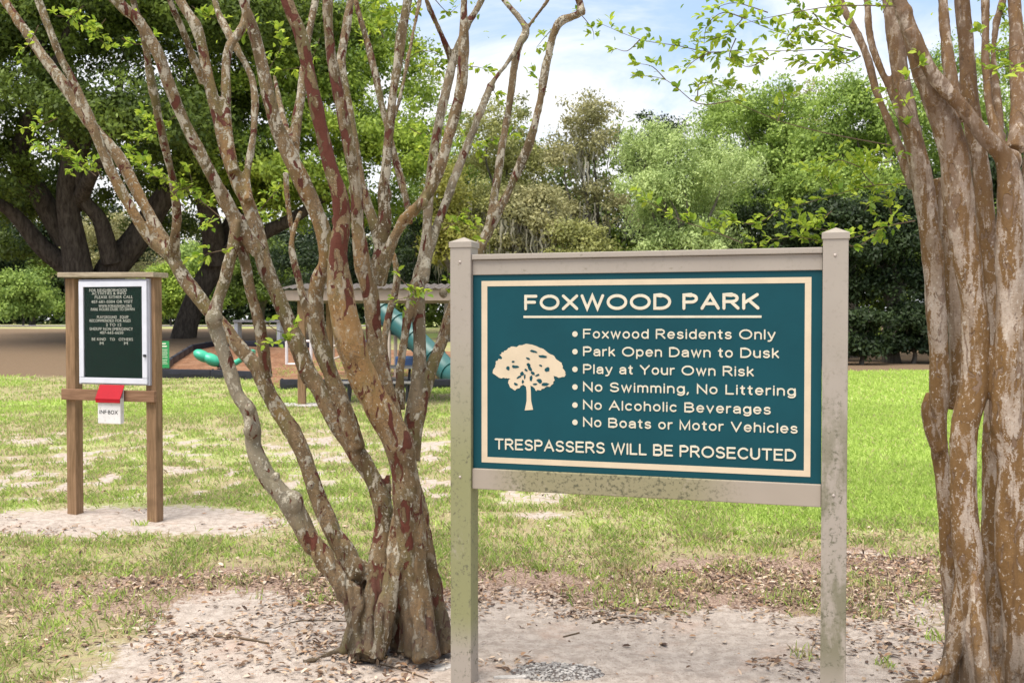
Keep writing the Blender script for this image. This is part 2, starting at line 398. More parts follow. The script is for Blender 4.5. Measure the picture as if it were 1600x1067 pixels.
# ------------------------------------------------------------------ ground
def blob(X, Y, cx, cy, rx, ry): return np.exp(-(((X - cx) / rx)**2 + ((Y - cy) / ry)**2))
def fields(X, Y):
    n = fbm(X * 1.1, Y * 1.1, 3); n2 = fbm(X * .35, Y * .35, 11); n3 = fbm(X * 2.4, Y * 2.0, 23, 5)
    sand = sstep(6.5, 5.5, Y + (n - .5) * 1.6) * sstep(-2.7, -1.6, X + (n3 - .5) * 1.2)
    sand = np.maximum(sand, 1.2 * blob(X, Y, -3.15, 8.55, 1.5, .75) * (.25 + 1.35 * n) + (n3 - .5) * .9)
    for px, py, rx, ry, a in ((60, 742, .7, .4, .75), (270, 737, .6, .45, .8), (480, 712, .9, .6, .75), (520, 690, .7, .5, .55), (30, 690, .8, .5, .6), (300, 668, .9, .6, .55),
                              (835, 782, .38, .22, .95), (850, 805, .45, .28, .8), (1390, 868, .6, .28, .8), (1360, 845, .55, .22, .55), (620, 770, .5, .3, .6), (1440, 960, .7, .6, .9), (720, 660, 1.2, .8, .5)):
        g = G(px, py); sand = np.maximum(sand, a * blob(X, Y, g.x, g.y, rx, ry) * (.15 + 1.3 * n3) * .9)
    mid = sstep(8.5, 10, Y) * sstep(19, 14, Y) * sstep(1.5, .2, X)
    sand = np.maximum(sand, mid * sstep(.50, .60, fbm(X * 4.2, Y * 3.6, 29, 5)) * .66)
    lush = np.maximum(sstep(.4, 2.6, X) * sstep(7.6, 9.2, Y + (n - .5)), sstep(.05, .35, X / np.maximum(Y, 1)) * sstep(10, 13, Y))
    lush = np.clip(lush + .55 * sstep(15, 20, Y) * sstep(.46, .58, n2) + .35 * sstep(.5, .62, n) * sstep(7.5, 9, Y), 0, 1)
    lit = blob(X, Y, 1.0, 6.55, 3.0, .62) * 1.1 + blob(X, Y, 2.9, 6.9, 1.6, 1.0) * .8 + .30 * sstep(-1.0, -2.0, X) * sstep(7.8, 6.0, Y) + .35 * blob(X, Y, -1.0, 6.2, 1.6, .5)
    lit = lit + .8 * blob(X, Y, -.60, 5.25, .55, .40) + .8 * blob(X, Y, 1.95, 4.75, .6, .5)
    lit = np.clip(lit * (.05 + .9 * n + .9 * n3), 0, 1)
    brown = sstep(27, 31, Y) * sstep(-5.5, -8.5, X) * sstep(62, 50, Y)
    brown = np.maximum(brown, sstep(33, 36, Y + (n2 - .5) * 6) * sstep(3, 7, X))
    return np.clip(sand, 0, 1), lush, lit, np.clip(brown, 0, 1)
def micro(X, Y):
    return (fbm(X * 1.3, Y * 1.3, 41) - .5) * .05 * sstep(60, 12, Y) + (fbm(X * 5, Y * 5, 51, 4) - .5) * .036 * sstep(14, 8, Y)
def gh(X, Y): return gz(X, Y) + micro(X, Y)

ys = np.concatenate([np.arange(-6, 3, .5), np.arange(3, 9.5, .04), 9.5 * np.exp(np.linspace(0.005, math.log(60), 330))])
us = np.linspace(-1, 1, 420); us = .55 * us + .45 * us**3
Yg, Ug = np.meshgrid(ys, us, indexing='ij')
Xg = Ug * (9 + 1.0 * np.maximum(Yg, 0))
V = np.stack([Xg, Yg, gh(Xg, Yg)], -1).reshape(-1, 3)
R, Cn = Yg.shape
ii = (np.arange(R - 1)[:, None] * Cn + np.arange(Cn - 1)[None]).ravel()
Fg = np.stack([ii, ii + 1, ii + Cn + 1, ii + Cn], 1)
sa, lu, li, br = fields(V[:, 0], V[:, 1])
gm = np_mesh('ground', V, Fg, {'sand': ('FLOAT', sa), 'lush': ('FLOAT', lu), 'litter': ('FLOAT', li), 'brown': ('FLOAT', br)}, True)
def groundmat():
    m, nt, b = newmat('ground', .95, .1)
    o = objc(nt)
    A = {k: nd(nt, 'ShaderNodeAttribute', {'attribute_name': k}).outputs['Fac'] for k in ('sand', 'lush', 'litter', 'brown')}
    n1 = noise(nt, o, 2.5, 6, .65); n2 = noise(nt, o, 14, 6, .7); n3 = noise(nt, o, 70, 4, .7); n4 = noise(nt, mapping(nt, o, (1, .6, 1)), 40, 4, .7)
    soil = mixc(nt, n2, (.24, .175, .11), (.42, .335, .225))
    gr = mixc(nt, step(nt, n4, .35, .65), (.19, .215, .07), (.37, .37, .145))
    gr = mixc(nt, mathn(nt, 'MULTIPLY', step(nt, n1, .42, .62), .55), gr, (.38, .325, .18))
    c = mixc(nt, step(nt, mathn(nt, 'ADD', mathn(nt, 'MULTIPLY', n2, .5), mathn(nt, 'MULTIPLY', n3, .5)), .44, .56), soil, gr)
    c = mixc(nt, mathn(nt, 'MULTIPLY', step(nt, n3, .58, .66), .6), c, (.16, .10, .065))
    lg = mixc(nt, step(nt, n4, .3, .7), (.30, .41, .10), (.50, .60, .19))  # lush green, its colour paled and yellowed to look sunlit
    c = mixc(nt, mathn(nt, 'MULTIPLY', A['lush'], .92), c, lg)
    lt = mixc(nt, step(nt, n3, .35, .65), (.14, .085, .06), (.44, .32, .25))
    c = mixc(nt, step(nt, mathn(nt, 'ADD', A['litter'], mathn(nt, 'MULTIPLY', mathn(nt, 'SUBTRACT', n2, .5), .9)), .35, .6), c, lt)
    sd = mixc(nt, step(nt, n2, .35, .65), (.34, .28, .235), (.50, .425, .365))
    sd = mixc(nt, mathn(nt, 'MULTIPLY', step(nt, n3, .57, .66), .7), sd, (.15, .105, .08))
    sd = mixc(nt, mathn(nt, 'MULTIPLY', step(nt, n1, .52, .70), .4), sd, (.48, .32, .24))
    c = mixc(nt, step(nt, mathn(nt, 'ADD', A['sand'], mathn(nt, 'MULTIPLY', mathn(nt, 'SUBTRACT', mathn(nt, 'ADD', mathn(nt, 'MULTIPLY', n2, .7), mathn(nt, 'MULTIPLY', n3, .3)), .5), 2.0)), .42, .62), c, sd)
    bn = mixc(nt, n2, (.10, .07, .043), (.24, .165, .105))
    c = mixc(nt, step(nt, mathn(nt, 'ADD', A['brown'], mathn(nt, 'MULTIPLY', mathn(nt, 'SUBTRACT', n1, .5), .8)), .35, .75), c, bn)
    nt.links.new(c, b.inputs['Base Color'])
    bump(nt, b, mathn(nt, 'ADD', mathn(nt, 'MULTIPLY', n2, .6), mathn(nt, 'MULTIPLY', n3, .5)), .8, .03)
    return m
tag(link('ground', gm, groundmat()), kind='structure')

def colmat(name, trans=.25, rough=.7):
    m, nt, b = newmat(name, rough, .15)
    at = nd(nt, 'ShaderNodeAttribute', {'attribute_name': 'col'})
    nt.links.new(at.outputs['Color'], b.inputs['Base Color'])
    tr = nd(nt, 'ShaderNodeBsdfTranslucent'); nt.links.new(at.outputs['Color'], tr.inputs[0])
    mx = nd(nt, 'ShaderNodeMixShader', None, {0: trans}); nt.links.new(b.outputs[0], mx.inputs[1]); nt.links.new(tr.outputs[0], mx.inputs[2])
    nt.links.new(mx.outputs[0], nt.nodes['Material Output'].inputs[0]); return m

def in_view(X, Y, pad=.06): return (np.abs(X / Y) < .5 + pad)
def grass():
    XX, YY, HH = [], [], []
    for y0, y1, dens, h in ((4.3, 8, 6000, .052), (8, 12, 3200, .05), (12, 20, 1100, .052), (20, 36, 330, .06)):
        n = int((y1 - y0) * (y0 + y1) / 2 * 1.64 * dens)
        Y = np.sqrt(rng.uniform(y0**2, y1**2, n)); X = rng.uniform(-.82, .82, n) * Y
        s, l, t, b = fields(X, Y)
        clump = fbm(X * 2.6, Y * 2.6, 71, 4)
        p = np.clip(1 - s * 1.5, 0, 1) * np.clip(1 - b * 1.3, 0, 1) * np.clip(1 - t * .75, .15, 1)
        p *= np.clip(.20 + .9 * sstep(.45, .60, clump) + .8 * l * sstep(.2, .6, l), 0, 1)
        keep = rng.random(n) < p
        XX.append(X[keep]); YY.append(Y[keep]); HH.append(h * (.55 + .9 * rng.random(keep.sum())) * (.7 + .6 * clump[keep]) * (1 + .35 * l[keep]))
    X = np.concatenate(XX); Y = np.concatenate(YY); H = np.concatenate(HH); n = len(X)
    s, l, t, b = fields(X, Y)
    # weedy tufts among the dead leaves
    nt_ = 620; ty = np.sqrt(rng.uniform(4.4**2, 12**2, nt_)); tx = rng.uniform(-.55, .55, nt_) * ty; ts, tl, tt, tb_ = fields(tx, ty)
    kp = (rng.random(nt_) < np.clip(1.1 - 1.4 * ts, 0.02, 1)); tx = tx[kp]; ty = ty[kp]; kk = np.repeat(np.arange(len(tx)), 26); rad_ = rng.uniform(.02, .09, len(tx))[kk]
    qx = rng.normal(0, 1, len(kk)) * rad_; qy = rng.normal(0, 1, len(kk)) * rad_
    X = np.concatenate([X, tx[kk] + qx]); Y = np.concatenate([Y, ty[kk] + qy]); H = np.concatenate([H, rng.uniform(.035, .085, len(kk))]); nn = n; n = len(X)
    s, l, t, b = fields(X, Y); l[nn:] = np.maximum(l[nn:], .75); t[nn:] = 0
    base = np.stack([X, Y, gh(X, Y) - .004], 1)
    ang = rng.uniform(0, 2 * np.pi, n); lean = rng.uniform(.15, .9, n)
    d = np.stack([np.cos(ang) * lean, np.sin(ang) * lean, np.ones(n)], 1); d /= np.linalg.norm(d, axis=1, keepdims=True)
    a2 = ang + np.pi / 2 + rng.normal(0, .5, n)
    sd = np.stack([np.cos(a2), np.sin(a2), np.zeros(n)], 1)
    wd = (.0018 + .00035 * Y) * (.7 + .6 * rng.random(n))
    m = base + d * (H * .55)[:, None]
    tip = base + d * H[:, None] + np.stack([np.cos(ang), np.sin(ang), -np.ones(n) * .6], 1) * (H * lean * .35)[:, None]
    Vt = np.stack([base - sd * wd[:, None], base + sd * wd[:, None], m + sd * wd[:, None] * .8, tip, m - sd * wd[:, None] * .8], 1).reshape(-1, 3)
    Fc = np.arange(len(Vt)).reshape(-1, 5)
    r = rng.random(n)[:, None]; r2 = rng.random(n)
    dry = np.array([.55, .46, .27]); g1 = np.array([.22, .33, .075]); g2 = np.array([.46, .56, .16])
    lushc = np.array([.34, .47, .09]) * (1 - r) + np.array([.56, .68, .19]) * r  # lush blades, also lightened in colour to look sunlit
    col = (g1 * (1 - r) + g2 * r) * (1 - l[:, None]) + lushc * l[:, None]
    isdry = (r2 < (.34 * (1 - l) + .06 + .3 * t))
    col = np.where(isdry[:, None], dry * (.6 + .7 * r), col)
    col4 = np.concatenate([col, np.ones((n, 1))], 1)
    me = np_mesh('grass', Vt, Fc, {'col': ('FLOAT_COLOR', np.repeat(col4, 5, 0))})
    tag(link('grass', me, colmat('grass_blade', .42)), 'short patchy green and straw coloured grass growing over the sandy park lawn', 'grass', kind='stuff')
grass()

def litter():
    n = 270000
    Y = np.sqrt(rng.uniform(4.2**2, 13**2, n)); X = rng.uniform(-.8, .8, n) * Y
    s, l, t, b = fields(X, Y); cl = fbm(X * 2.4, Y * 2.4, 91, 4)
    p = (t * .85 * sstep(.36, .56, cl) + .012 + .30 * s * sstep(.58, .72, cl) + .10 * sstep(.55, .68, cl)) * sstep(13, 8, Y) * (1 - .75 * l * sstep(8, 9, Y))
    k = rng.random(n) < p; X = X[k]; Y = Y[k]; n = len(X)
    C = np.stack([X, Y, gh(X, Y) + .004 + rng.random(n) * .012], 1)
    D = rand_dirs(n); D[:, 2] *= .25; Nn = rand_dirs(n) * .45; Nn[:, 2] = 1
    L = rng.uniform(.016, .052, n); Wd = L * rng.uniform(.25, .55, n)
    Vt, Fc = leaf_arrays(C, D, Nn, L, Wd, 6)
    pal = np.array([[.14, .085, .055], [.24, .15, .095], [.38, .27, .18], [.50, .38, .28], [.09, .055, .04], [.32, .19, .11], [.56, .45, .35], [.43, .30, .21], [.16, .10, .07]])
    col = pal[rng.integers(0, len(pal), n)] * rng.uniform(.75, 1.2, (n, 1))
    c4_ = np.concatenate([col, np.ones((n, 1))], 1)
    me = np_mesh('leaf_litter', Vt, Fc, {'col': ('FLOAT_COLOR', np.repeat(c4_, 6, 0))})
    tag(link('leaf_litter', me, colmat('dead_leaf', .1)), 'brown and pinkish dead leaves strewn over the sandy soil', 'leaf litter', kind='stuff')
litter()

# ------------------------------------------------------------------ lettering
def text_mesh(s, ext=.001, off=0.0, sp=1.0):
    cu = bpy.data.curves.new('lettering', 'FONT'); cu.body = s; cu.extrude = ext; cu.offset = off; cu.space_character = sp
    cu.resolution_u = 4; cu.align_x = 'LEFT'
    o = bpy.data.objects.new('lettering', cu); COL.objects.link(o)
    dg = bpy.context.evaluated_depsgraph_get(); dg.update()
    me = bpy.data.meshes.new_from_object(o.evaluated_get(dg)); bpy.data.objects.remove(o); bpy.data.curves.remove(cu)
    n = len(me.vertices); co = np.empty(n * 3, np.float32); me.vertices.foreach_get('co', co); co = co.reshape(-1, 3)
    return me, co
_m, _c = text_mesh('H'); CAPH = _c[:, 1].max()
def add_text(bm, s, u0, u1, z0, cap, y, off=.0, sp=1.0, thick=.002):
    """text from u0 to u1, baseline z0, cap height cap, front face at y"""
    me, co = text_mesh(s, 1.0, off, sp)
    sx = (u1 - u0) / (co[:, 0].max() - co[:, 0].min()); x0 = co[:, 0].min()
    co2 = np.stack([u0 + (co[:, 0] - x0) * sx, y - co[:, 2] * thick / 2 , z0 + co[:, 1] * cap / CAPH], 1)
    me.vertices.foreach_set('co', co2.astype(np.float32).ravel()); bm.from_mesh(me); bpy.data.meshes.remove(me)

# round-ended strokes, as a router bit cuts them: (advance width, strokes) with cap height 1
def _arc(cx, cy, rx, ry, a0, a1):
    n = max(6, int(abs(a1 - a0) / 14)); return [(cx + rx * math.cos(rad(a0 + (a1 - a0) * i / n)), cy + ry * math.sin(rad(a0 + (a1 - a0) * i / n))) for i in range(n + 1)]
_ring = _arc(.27, .36, .27, .36, 90, 450)
GL = {
 'A': (.84, [[(0, 0), (.42, 1), (.84, 0)], [(.15, .34), (.69, .34)]]), 'C': (.82, [_arc(.45, .5, .45, .5, 45, 315)]),
 'B': (.72, [[(0, .53), (0, 1), (.4, 1)] + _arc(.4, .765, .26, .235, 90, -90) + [(0, .53)], [(0, .53), (0, 0), (.42, 0)] + _arc(.42, .265, .3, .265, -90, 90)]),
 'D': (.80, [[(.32, 0), (0, 0), (0, 1), (.32, 1)] + _arc(.32, .5, .48, .5, 90, -90)]), 'E': (.66, [[(.64, 1), (0, 1), (0, 0), (.66, 0)], [(0, .53), (.58, .53)]]),
 'F': (.60, [[(.6, 1), (0, 1), (0, 0)], [(0, .52), (.52, .52)]]), 'I': (0, [[(0, 0), (0, 1)]]), 'K': (.72, [[(0, 0), (0, 1)], [(.68, 1), (0, .36)], [(.25, .60), (.72, 0)]]),
 'L': (.56, [[(0, 1), (0, 0), (.56, 0)]]), 'M': (.80, [[(0, 0), (0, 1), (.4, .04), (.8, 1), (.8, 0)]]), 'N': (.72, [[(0, 0), (0, 1), (.72, 0), (.72, 1)]]),
 'O': (.98, [_arc(.49, .5, .49, .5, 90, 450)]), 'P': (.66, [[(0, 0), (0, 1), (.38, 1)] + _arc(.38, .735, .28, .265, 90, -90) + [(0, .47)]]),
 'R': (.72, [[(0, 0), (0, 1), (.40, 1)] + _arc(.40, .745, .28, .255, 90, -90) + [(0, .49)], [(.36, .49), (.72, 0)]]),
 'S': (.68, [_arc(.34, .755, .31, .245, 25, 270) + _arc(.34, .255, .34, .255, 90, -155)]), 'T': (.74, [[(0, 1), (.74, 1)], [(.37, 1), (.37, 0)]]),
 'U': (.70, [[(0, 1), (0, .36)] + _arc(.35, .36, .35, .36, 180, 360) + [(.7, 1)]]), 'V': (.80, [[(0, 1), (.4, 0), (.8, 1)]]), 'W': (1.16, [[(0, 1), (.29, 0), (.58, 1), (.87, 0), (1.16, 1)]]),
 'X': (.76, [[(0, 0), (.76, 1)], [(0, 1), (.76, 0)]]), 'Y': (.78, [[(0, 1), (.39, .46), (.78, 1)], [(.39, .46), (.39, 0)]]),
 'a': (.52, [_arc(.26, .46, .25, .26, 155, 0) + [(.51, 0)], [(.51, .43), (.2, .40)] + _arc(.2, .2, .2, .2, 90, 270) + [(.32, .02), (.51, .16)]]), 'b': (.54, [[(0, 0), (0, 1)], _ring]),
 'c': (.50, [_arc(.27, .36, .27, .36, 45, 315)]), 'd': (.54, [[(.54, 0), (.54, 1)], _ring]), 'e': (.54, [[(.01, .37), (.54, .37)] + _arc(.27, .36, .27, .36, 2, 318)]),
 'g': (.54, [_ring, [(.54, .72), (.54, -.05)] + _arc(.27, -.05, .27, .22, 0, -145)]), 'h': (.50, [[(0, 0), (0, 1)], [(0, .42)] + _arc(.25, .45, .25, .27, 170, 0) + [(.5, 0)]]),
 'i': (0, [[(0, 0), (0, .72)], [(0, .97), (0, .985)]]), 'k': (.46, [[(0, 0), (0, 1)], [(.42, .72), (0, .27)], [(.16, .44), (.46, 0)]]), 'l': (0, [[(0, 0), (0, 1)]]),
 'm': (.80, [[(0, 0), (0, .72)], [(0, .45)] + _arc(.2, .48, .2, .24, 170, 0) + [(.4, 0)], [(.4, .45)] + _arc(.6, .48, .2, .24, 170, 0) + [(.8, 0)]]),
 'n': (.50, [[(0, 0), (0, .72)], [(0, .42)] + _arc(.25, .45, .25, .27, 170, 0) + [(.5, 0)]]), 'o': (.54, [_ring]), 'p': (.54, [[(0, -.28), (0, .72)], _ring]),
 'r': (.28, [[(0, 0), (0, .72)], [(0, .42)] + _arc(.26, .42, .26, .29, 180, 80)]), 's': (.46, [_arc(.23, .545, .21, .175, 25, 270) + _arc(.23, .185, .23, .185, 90, -155)]),
 't': (.30, [[(.13, .93), (.13, .16)] + _arc(.27, .16, .14, .16, 180, 275), [(0, .70), (.29, .70)]]), 'u': (.50, [[(0, .72), (0, .27)] + _arc(.25, .27, .25, .27, 180, 360) + [(.5, .72)], [(.5, .3), (.5, 0)]]),
 'v': (.52, [[(0, .72), (.26, 0), (.52, .72)]]), 'w': (.78, [[(0, .72), (.2, 0), (.39, .72), (.58, 0), (.78, .72)]]), 'x': (.50, [[(0, 0), (.5, .72)], [(0, .72), (.5, 0)]]),
 'y': (.54, [[(0, .72), (.27, .02)], [(.54, .72), (.24, -.16), (.12, -.27), (.01, -.27)]]), ',': (.06, [[(.04, .03), (-.03, -.16)]]),
}
def routed(mb, text, u0, u1, z0, cap, y, th):
    gap = .30; x = 0; runs = []
    for ch in text:
        if ch == ' ': x += .46; continue
        wd, st = GL[ch]; runs.append((x, st)); x += wd + gap
    sx = (u1 - u0 - th) / (x - gap); ch_ = cap - th
    for x0_, st in runs:
        for pts in st:
            q = [Vector((u0 + th / 2 + (x0_ + a) * sx, 0, z0 + th / 2 + b_ * ch_)) for a, b_ in pts]
            d0 = (q[0] - q[1]).normalized(); d1 = (q[-1] - q[-2]).normalized(); r = th / 2; closed = (q[0] - q[-1]).length < 1e-6
            ring = [(Vector((0, 0, 0)), 1.0)]
            P_, R_ = [], []
            if not closed:
                for k_ in (.98, .75, .4): P_.append(q[0] + d0 * r * k_); R_.append(r * math.sqrt(1 - k_ * k_))
            P_ += q; R_ += [r] * len(q)
            if not closed:
                for k_ in (.4, .75, .98): P_.append(q[-1] + d1 * r * k_); R_.append(r * math.sqrt(1 - k_ * k_))
            n0 = len(mb.bm.verts); flat_tube(mb, P_, R_, y)
def flat_tube(mb, pts, rr, y):
    """flattened raised stroke with mitred corners"""
    rows = []; n = len(pts)
    for i, p in enumerate(pts):
        a = (pts[i] - pts[i - 1]).normalized() if i else None; b_ = (pts[i + 1] - pts[i]).normalized() if i < n - 1 else None
        if a is None: a = b_
        if b_ is None: b_ = a
        t = (a + b_); t = t.normalized() if t.length > .05 else a
        m_ = 1 / max(math.sqrt(max((1 + a.dot(b_)) / 2, 0)), .42); s_ = Vector((-t.z, 0, t.x)) * rr[i] * m_
        rows.append([mb.bm.verts.new(p + s_ * c + Vector((0, y - h, 0))) for c, h in ((-1, -.001), (-.82, .0022), (.82, .0022 + random.uniform(0, .0004)), (1, -.001))])
    for A_, B_ in zip(rows, rows[1:]):
        for k in range(3): mb.bm.faces.new((A_[k], A_[k + 1], B_[k + 1], B_[k]))

# ------------------------------------------------------------------ park sign
SA = math.atan2(.505, 1.577)
SO = Vector((-.239, 4.745, 0))           # front middle of the left post
sx_ = Vector((math.cos(SA), -math.sin(SA), 0)); sy_ = Vector((math.sin(SA), math.cos(SA), 0))
LEN = 1.656
def plane_uv(px, py, O, ax, ay, y):      # local (x, z) on the plane local-y = y behind a photo pixel
    d = ray(px, py); o = Vector((0, 0, CAM_H)) - O
    t = (y - o.dot(ay)) / d.dot(ay); q = o + d * t
    return q.dot(ax), q.z
def su(px, py): return plane_uv(px, py, SO, sx_, sy_, .028)
sign = thing('park_sign', 'teal sign board lettered in cream, framed by two beige algae-stained posts', 'sign', SO, -SA)
for i, x in enumerate((0, LEN)):
    mb = MB(); mb.box((x, .051, 1.0), (.102, .102, 2.08), None, .004)
    p = mb.build('post', M['post'] if i == 0 else M['post_clean'], sign)
    p['label'] = 'green algae-stained beige post' if i == 0 else 'cleaner beige post with dark specks'
    mb = MB(); r = .0555; v = mb.bm.verts
    base = [(-r, -r), (r, -r), (r, r), (-r, r)]
    A = [v.new((x + a, .051 + b_, 2.036)) for a, b_ in base]; B = [v.new((x + a, .051 + b_, 2.061)) for a, b_ in base]
    T = v.new((x, .051, 2.086)); mb.bm.faces.new(A[::-1])
    for k in range(4):
        j = (k + 1) % 4; mb.bm.faces.new((A[k], A[j], B[j], B[k])); mb.bm.faces.new((B[k], B[j], T))
    mb.build('post_cap', M['post_clean'], p)
    for z in (1.998 - .03, .972):
        mb = MB(); mb.ball((x - .002, -.001, z), .0065, 2, (1, .6, 1)); mb.build('bolt', M['bolt'], p, True)
IN0, IN1 = .052, LEN - .052
mb = MB(); mb.box(((IN0 + IN1) / 2, .046, 1.942), (IN1 - IN0, .05, .068), None, .003)
tr_ = mb.build('top_rail', M['post_clean'], sign)
mb = MB(); mb.box(((IN0 + IN1) / 2, .046, 1.990), (IN1 - IN0, .078, .025), None, .004); mb.build('rail_cap', M['post_clean'], tr_)
mb = MB(); mb.box(((IN0 + IN1) / 2, .046, .9645), (IN1 - IN0, .066, .095), None, .004); mb.build('bottom_rail', M['rail'], sign)
mb = MB(); mb.box(((IN0 + IN1) / 2, .046, 1.46), (IN1 - IN0 - .002, .036, .895), None, .001)
panel = mb.build('panel', M['teal'], sign)
YF = .028
# cream border
L0, ZT0 = su(752.5, 439.2); L1, ZT1 = su(761.5, 447.5); R0, _z = su(1268, 432.5); R1, _z = su(1257.8, 440)
_q, ZB0 = su(752.5, 721.8); _q, ZB1 = su(761.5, 713.6)
mb = MB(); t = .003
mb.box(((L0 + R0) / 2, YF, (ZT0 + ZT1) / 2), (R0 - L0, t, ZT0 - ZT1)); mb.box(((L0 + R0) / 2, YF, (ZB0 + ZB1) / 2), (R0 - L0, t, ZB1 - ZB0))
mb.box(((L0 + L1) / 2, YF, (ZT1 + ZB1) / 2), (L1 - L0, t, ZT1 - ZB1 - .0004)); mb.box(((R0 + R1) / 2, YF, (ZT1 + ZB1) / 2), (R0 - R1, t, ZT1 - ZB1 - .0004))
mb.build('border', M['cream'], panel)
mb = MB(); u0, zt = su(819, 460.7); u1, _ = su(1187, 460); _, zb = su(819, 485)
routed(mb, 'FOXWOOD PARK', u0, u1, zb, zt - zb, YF, .0145)
ua, za = su(818, 493.4); ub, _ = su(1190, 494); _, zc = su(818, 496.8)
mb.box(((ua + ub) / 2, YF, (za + zc) / 2), (ub - ua, .003, za - zc)); mb.build('title_lettering', M['ltr'], panel)
for s, xr, yb in (('Foxwood Residents Only', 1212, 528.9), ('Park Open Dawn to Dusk', 1217.5, 556.4), ('Play at Your Own Risk', 1178, 583.9),
                  ('No Swimming, No Littering', 1243.5, 611.5), ('No Alcoholic Beverages', 1204.5, 639.7), ('No Boats or Motor Vehicles', 1246.5, 666.6)):
    u0, zb = su(911, yb); u1, _ = su(xr, yb)
    mb = MB(); routed(mb, s, u0, u1, zb, .0435, YF, .0072)
    uc, zc = su(898.5, yb - 7); mb.cyl((uc, YF + .001, zc), (uc, YF - .002, zc), .0125, None, 24); mb.build('rule_lettering', M['ltr'], panel)
mb = MB(); u0, zb = su(773, 701.8); u1, _ = su(1244, 720); _, zt = su(773, 684.5)
routed(mb, 'TRESPASSERS WILL BE PROSECUTED', u0, u1, zb, zt - zb, YF, .0085); mb.build('warning_lettering', M['ltr'], panel)
# tree emblem: ragged crown, forked trunk, gaps between the leaves
crown_px = [(822, 537), (836, 540), (849, 545), (856, 551), (866, 556), (870, 562), (878, 567), (879, 575), (884, 582), (883, 588), (874, 590), (865, 587), (866, 595), (861, 602),
            (850, 607), (838, 611), (834, 605), (829, 602), (829.5, 612), (830, 626), (833, 640), (820, 641), (823, 626), (823, 612), (822, 604), (818, 601), (813, 605), (805, 610), (797, 605), (794, 598), (798, 592),
            (790, 591), (780, 590), (770, 583), (774, 573), (775, 564), (785, 559), (781, 554), (788, 548), (797, 543), (809, 541)]
out = []
for i, (a, b_) in enumerate(crown_px):
    c, d = crown_px[(i + 1) % len(crown_px)]; trunk = (a < 834 and a > 819 and b_ > 606) or (c < 834 and c > 819 and d > 606)
    m_ = 1 if trunk else 4
    for k in range(m_):
        f = k / m_; j = 0 if (trunk or k == 0) else random.uniform(-1.3, 1.3)
        out.append(su(a + (c - a) * f + j, b_ + (d - b_) * f + j * .8))
mb = MB(); mb.prism(out, YF - .0015, YF + .001); emb = mb.build('tree_emblem', M['cream'], panel)
mb = MB()
for px, py, rx, rz, an in ((834, 549, 5, 1.4, .2), (848, 557, 6, 1.6, .1), (855, 577, 4, 2.4, -.3), (802, 565, 2, 1.3, 0), (794, 575, 2.4, 2.6, 0), (805, 573, 5, 1.6, .1), (826, 570, 3, 2, .8), (828, 575, 2.2, 4, -.5), (816, 584, 3, 2, -.9),
                           (833, 583, 3, 1.8, .6), (830, 591, 2, 3, .2), (806, 600, 3, 1.4, .4), (843, 595, 4, 2.4, .6), (852, 600, 5, 1.8, -.1), (817, 596, 1.6, 2, 0), (836, 600, 3, 1, 0), (822, 578, 2.5, 1.2, .6), (811, 589, 3.5, 1.1, -.5), (840, 586, 3, 1.1, -.4), (845, 571, 2.6, 1, .3), (820, 588, 1.2, 2.6, .1), (825, 560, 3, 1, .4)):
    uc, zc = su(px, py); k = 4.6 / F; pts = []
    for q in range(12):
        a = q / 12 * 2 * math.pi; jr = random.uniform(.75, 1.15)
        x = math.cos(a) * rx * jr * k * 1.25; z = math.sin(a) * rz * jr * k * 1.5
        pts.append((uc + x * math.cos(an) + z * math.sin(an), zc - x * math.sin(an) + z * math.cos(an)))
    mb.prism(pts, YF - .0028, YF - .0008)
mb.build('leaf_gap', M['teal'], emb)

# ------------------------------------------------------------------ notice board and its leaflet box
BL = Vector((-3.85, 8.92, 0)); BR = Vector((-3.055, 8.65, 0)); BA = math.atan2(BL.y - BR.y, BR.x - BL.x); BW = (BR - BL).length
bx_ = Vector((math.cos(BA), -math.sin(BA), 0)); by_ = Vector((math.sin(BA), math.cos(BA), 0))
board = thing('notice_board', 'wooden notice board on two posts holding a white framed letter case', 'notice board', BL, -BA)
def bu(px, py, y=-.02): return plane_uv(px, py, BL, bx_, by_, y)
for x in (0, BW):
    mb = MB(); mb.box((x, .046, .98), (.098, .092, 2.16), None, .005); mb.build('post', M['wood'], board)
mb = MB(); mb.box((BW / 2, .04, 2.085), (BW + .16, .20, .042), Matrix.Rotation(.012, 3, 'Y'), .006); mb.build('top_board', M['woodtop'], board)
mb = MB(); mb.box((BW / 2, -.022, 1.055), (BW + .13, .038, .094), None, .004); mb.build('crossbar', M['woodx'], board)
x0, zt = bu(119.5, 437, -.05); x1, _ = bu(230, 440, -.05); _, zb = bu(121, 600, -.05)
case = None
mb = MB(); mb.box(((x0 + x1) / 2, .0, (zt + zb) / 2), (x1 - x0, .05, zt - zb), None, .003); case = mb.build('display_case', M['alug'], board)
fw = .047; mb = MB(); yy = -.034
for c, sz in ((((x0 + x1) / 2, yy, zt - .018 - fw / 2), (x1 - x0 - .03, .02, fw)), (((x0 + x1) / 2, yy, zb + .012 + fw / 2), (x1 - x0 - .03, .02, fw)),
              ((x0 + .015 + fw / 2, yy, (zt + zb) / 2), (fw, .02, zt - zb - .030 - 2 * fw)), ((x1 - .015 - fw / 2, yy, (zt + zb) / 2), (fw, .02, zt - zb - .030 - 2 * fw))):
    mb.box(c, sz, None, .003)
fr = mb.build('case_frame', M['alu'], case)
gx0, gx1, gz0, gz1 = x0 + .015 + fw, x1 - .015 - fw, zb + .012 + fw, zt - .018 - fw
mb = MB(); mb.box(((gx0 + gx1) / 2, -.027, (gz0 + gz1) / 2), (gx1 - gx0, .002, gz1 - gz0)); mb.build('letter_board', M['felt'], case)
